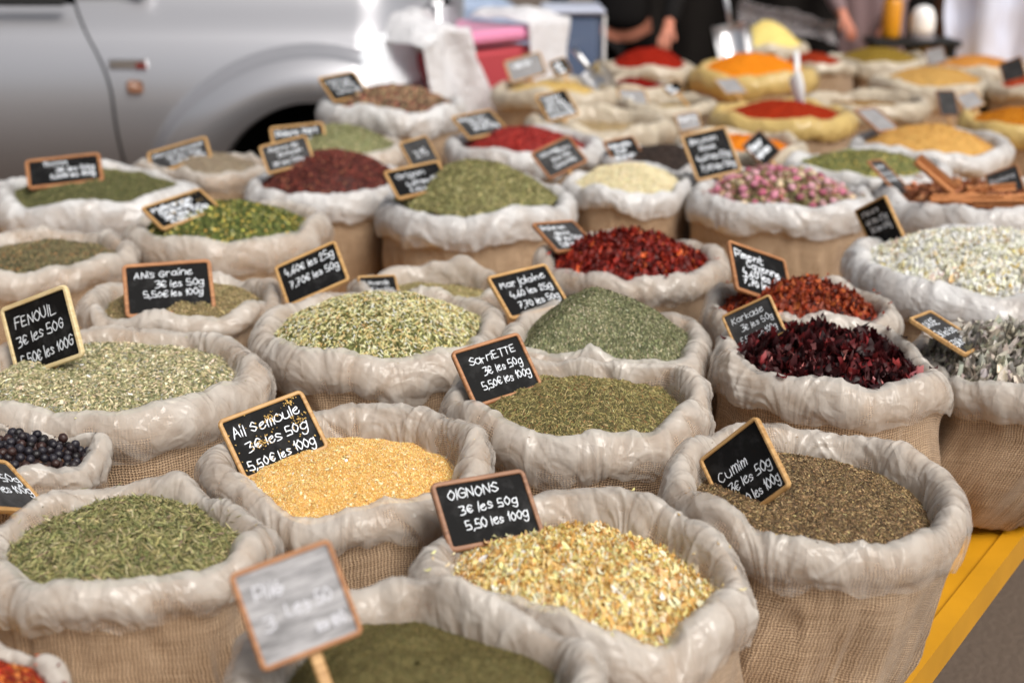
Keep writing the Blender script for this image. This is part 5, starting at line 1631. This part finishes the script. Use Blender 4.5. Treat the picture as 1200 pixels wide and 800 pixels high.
pv = at_y(728, 40, 7.75)
hp = CP + ray(782, 34) * ((7.25) / ray(782, 34)[1])
loc = np.array([pv[0], 7.72, 0])
person("vendor in black clothes reaching one bare hand towards the paprika heap", loc, 0, (-.33, .14, .84), tuple(np.array([hp[0], hp[1], hp[2]]) - loc), M['black'], M['black'])
mauve = simple("mauve_grey_knit", L4(128, 106, 108)[:3], .9, bump=.4, bscale=90, var=.2)
p2 = at_y(1012, 30, 8.6)
h2 = at_y(1000, 30, 8.25); l2 = np.array([p2[0] + .02, 8.62, 0])
person("second vendor in a mauve-grey jumper behind the olive powder", l2, 0, tuple(np.array([at_y(990, 22, 8.3)[0], 8.3, at_y(990, 22, 8.3)[2]]) - l2), tuple(np.array([at_y(1040, 28, 8.3)[0], 8.3, at_y(1040, 28, 8.3)[2]]) - l2), mauve, M['black'], apron=mauve)

# dark stall front, its counter things, white sheet at right
sx0, sx1 = at_y(820, 0, 9.6)[0], at_y(1112, 0, 9.6)[0]
st = empty("dark_stall", ((sx0 + sx1) / 2, 9.9, 0)); tag(st, "dark stall skirted in black-brown cloth behind the vendors", "stall")
stm = simple("black_brown_cloth", (.012, .010, .009), .9, spec=.08, var=.3, bscale=5)


def skirt(u, v):
    return np.array([(sx0 - sx1) / 2 - .6 + (sx1 - sx0 + 1.2) * u, -.3 + .03 * math.sin(u * 60), .02 + 1.13 * v])


sheet("skirt", None, None, skirt, stm, 120, 20, .01, 5, st)
b = MB(); b.box((0, .05, 1.165), (sx1 - sx0 + 1.3, .8, .04), bev=.01); b.build("counter", M['wood_brown'], st)
for sxx in (-1, 1):
    for syy in (-.25, .35):
        b = MB(); b.box((sxx * ((sx1 - sx0) / 2 + .55), syy + .03, .57), (.05, .05, 1.145)); b.build("leg", M['wood_brown'], st)
# crumpled clear bag along the back row
bagm = liner_mat("grey_clear_plastic", (.60, .56, .58), .35, .7, .25)


def bagf(u, v):
    a = at_y(868, 8, 8.4); c = at_y(985, 34, 8.4)
    p = a * (1 - u) + c * u
    return np.array([p[0], 8.4 + .12 * math.sin(PI * v), p[2] - .04 - .06 + .14 * v])


sheet("plastic_bag", "limp grey clear plastic bag strung along the back row right of the big scoop", "plastic bag", bagf, bagm, 40, 14, .03, 17)
# stand for jars behind the table
shelf = empty("jar_shelf", (*at_y(1075, 40, 8.0)[:2], 0)); tag(shelf, "dark wooden shelf carrying the jars behind the olive powder", "shelf")
zj = float(at_y(1082, 47, 8.0)[2])
b = MB(); b.box((0, .1, zj - .02), (.5, .3, .036), bev=.008); b.build("board", dark, shelf)
for sxx in (-.2, .2):
    b = MB(); b.box((sxx, .1, (zj - .039) / 2), (.05, .25, zj - .039)); b.build("leg", dark, shelf)
jx = float(at_y(1083, 40, 8.0)[0]); 
jar = empty("white_jar", (jx, 8.05, zj)); tag(jar, "bright white rounded jar on a grey foot", "jar")
b = MB(); b.lathe([(0, .0), (.075, .0), (.075, .028), (.0, .028)], n=28); b.build("foot", simple("grey_foot", L4(140, 136, 140)[:3], .5), jar)
b = MB(); b.lathe([(.0, .029), (.064, .029), (.070, .06), (.069, .12), (.055, .165), (.03, .185), (0, .19)], n=32); b.build("bowl", simple("bright_white_glaze", (.90, .90, .90), .2), jar, True)
jo = at_y(1046, 10, 8.1)
oj = empty("spice_jar", (jo[0], 8.1, zj)); tag(oj, "orange-yellow filled jar left of the white jar", "jar")
hj = float(jo[2]) + .06 - zj
b = MB(); b.lathe([(0, 0), (.05, 0), (.055, .02), (.055, hj - .03), (.04, hj), (0, hj)], n=28); b.build("container", simple("orange_spice_glass", L4(206, 140, 26)[:3], .3), oj, True)
b = MB(); b.lathe([(.0, hj + .001), (.045, hj + .001), (.045, hj + .03), (0, hj + .03)], n=28); b.build("lid", M['wood_brown'], oj, True)
pale = simple("pale_blue_sheet", L4(200, 208, 230)[:3], .4, var=.05, bscale=6)
wx0, wx1 = at_y(1108, 0, 8.7)[0], at_y(1330, 0, 8.7)[0]


def wsheet(u, v):
    return np.array([wx0 + (wx1 - wx0) * u, 8.7 + .06 * math.sin(u * 21) * (1 - .5 * v) + .5 * max(0, v - .72), .03 + 1.3 * min(v, .72) / .72])


sheet("white_sheet", "pale bluish white sheet hanging from a counter in the upper right corner", "sheet", wsheet, pale, 80, 40, .03, 41)
pole = empty("trestle_counter", ((wx0 + wx1) / 2, 9.0, 0)); tag(pole, "wooden trestle counter under the pale bluish white sheet", "counter")
b = MB(); b.box((0, 0, 1.27), (wx1 - wx0 - .06, .40, .03)); b.build("board", M['wood_brown'], pole)
for sxx in (-.5, .5):
    b = MB(); b.box((sxx * (wx1 - wx0 - .2), 0, .625), (.05, .3, 1.25)); b.build("leg", M['wood_brown'], pole)
for r in price_sign.log: print("SIGN", *r)
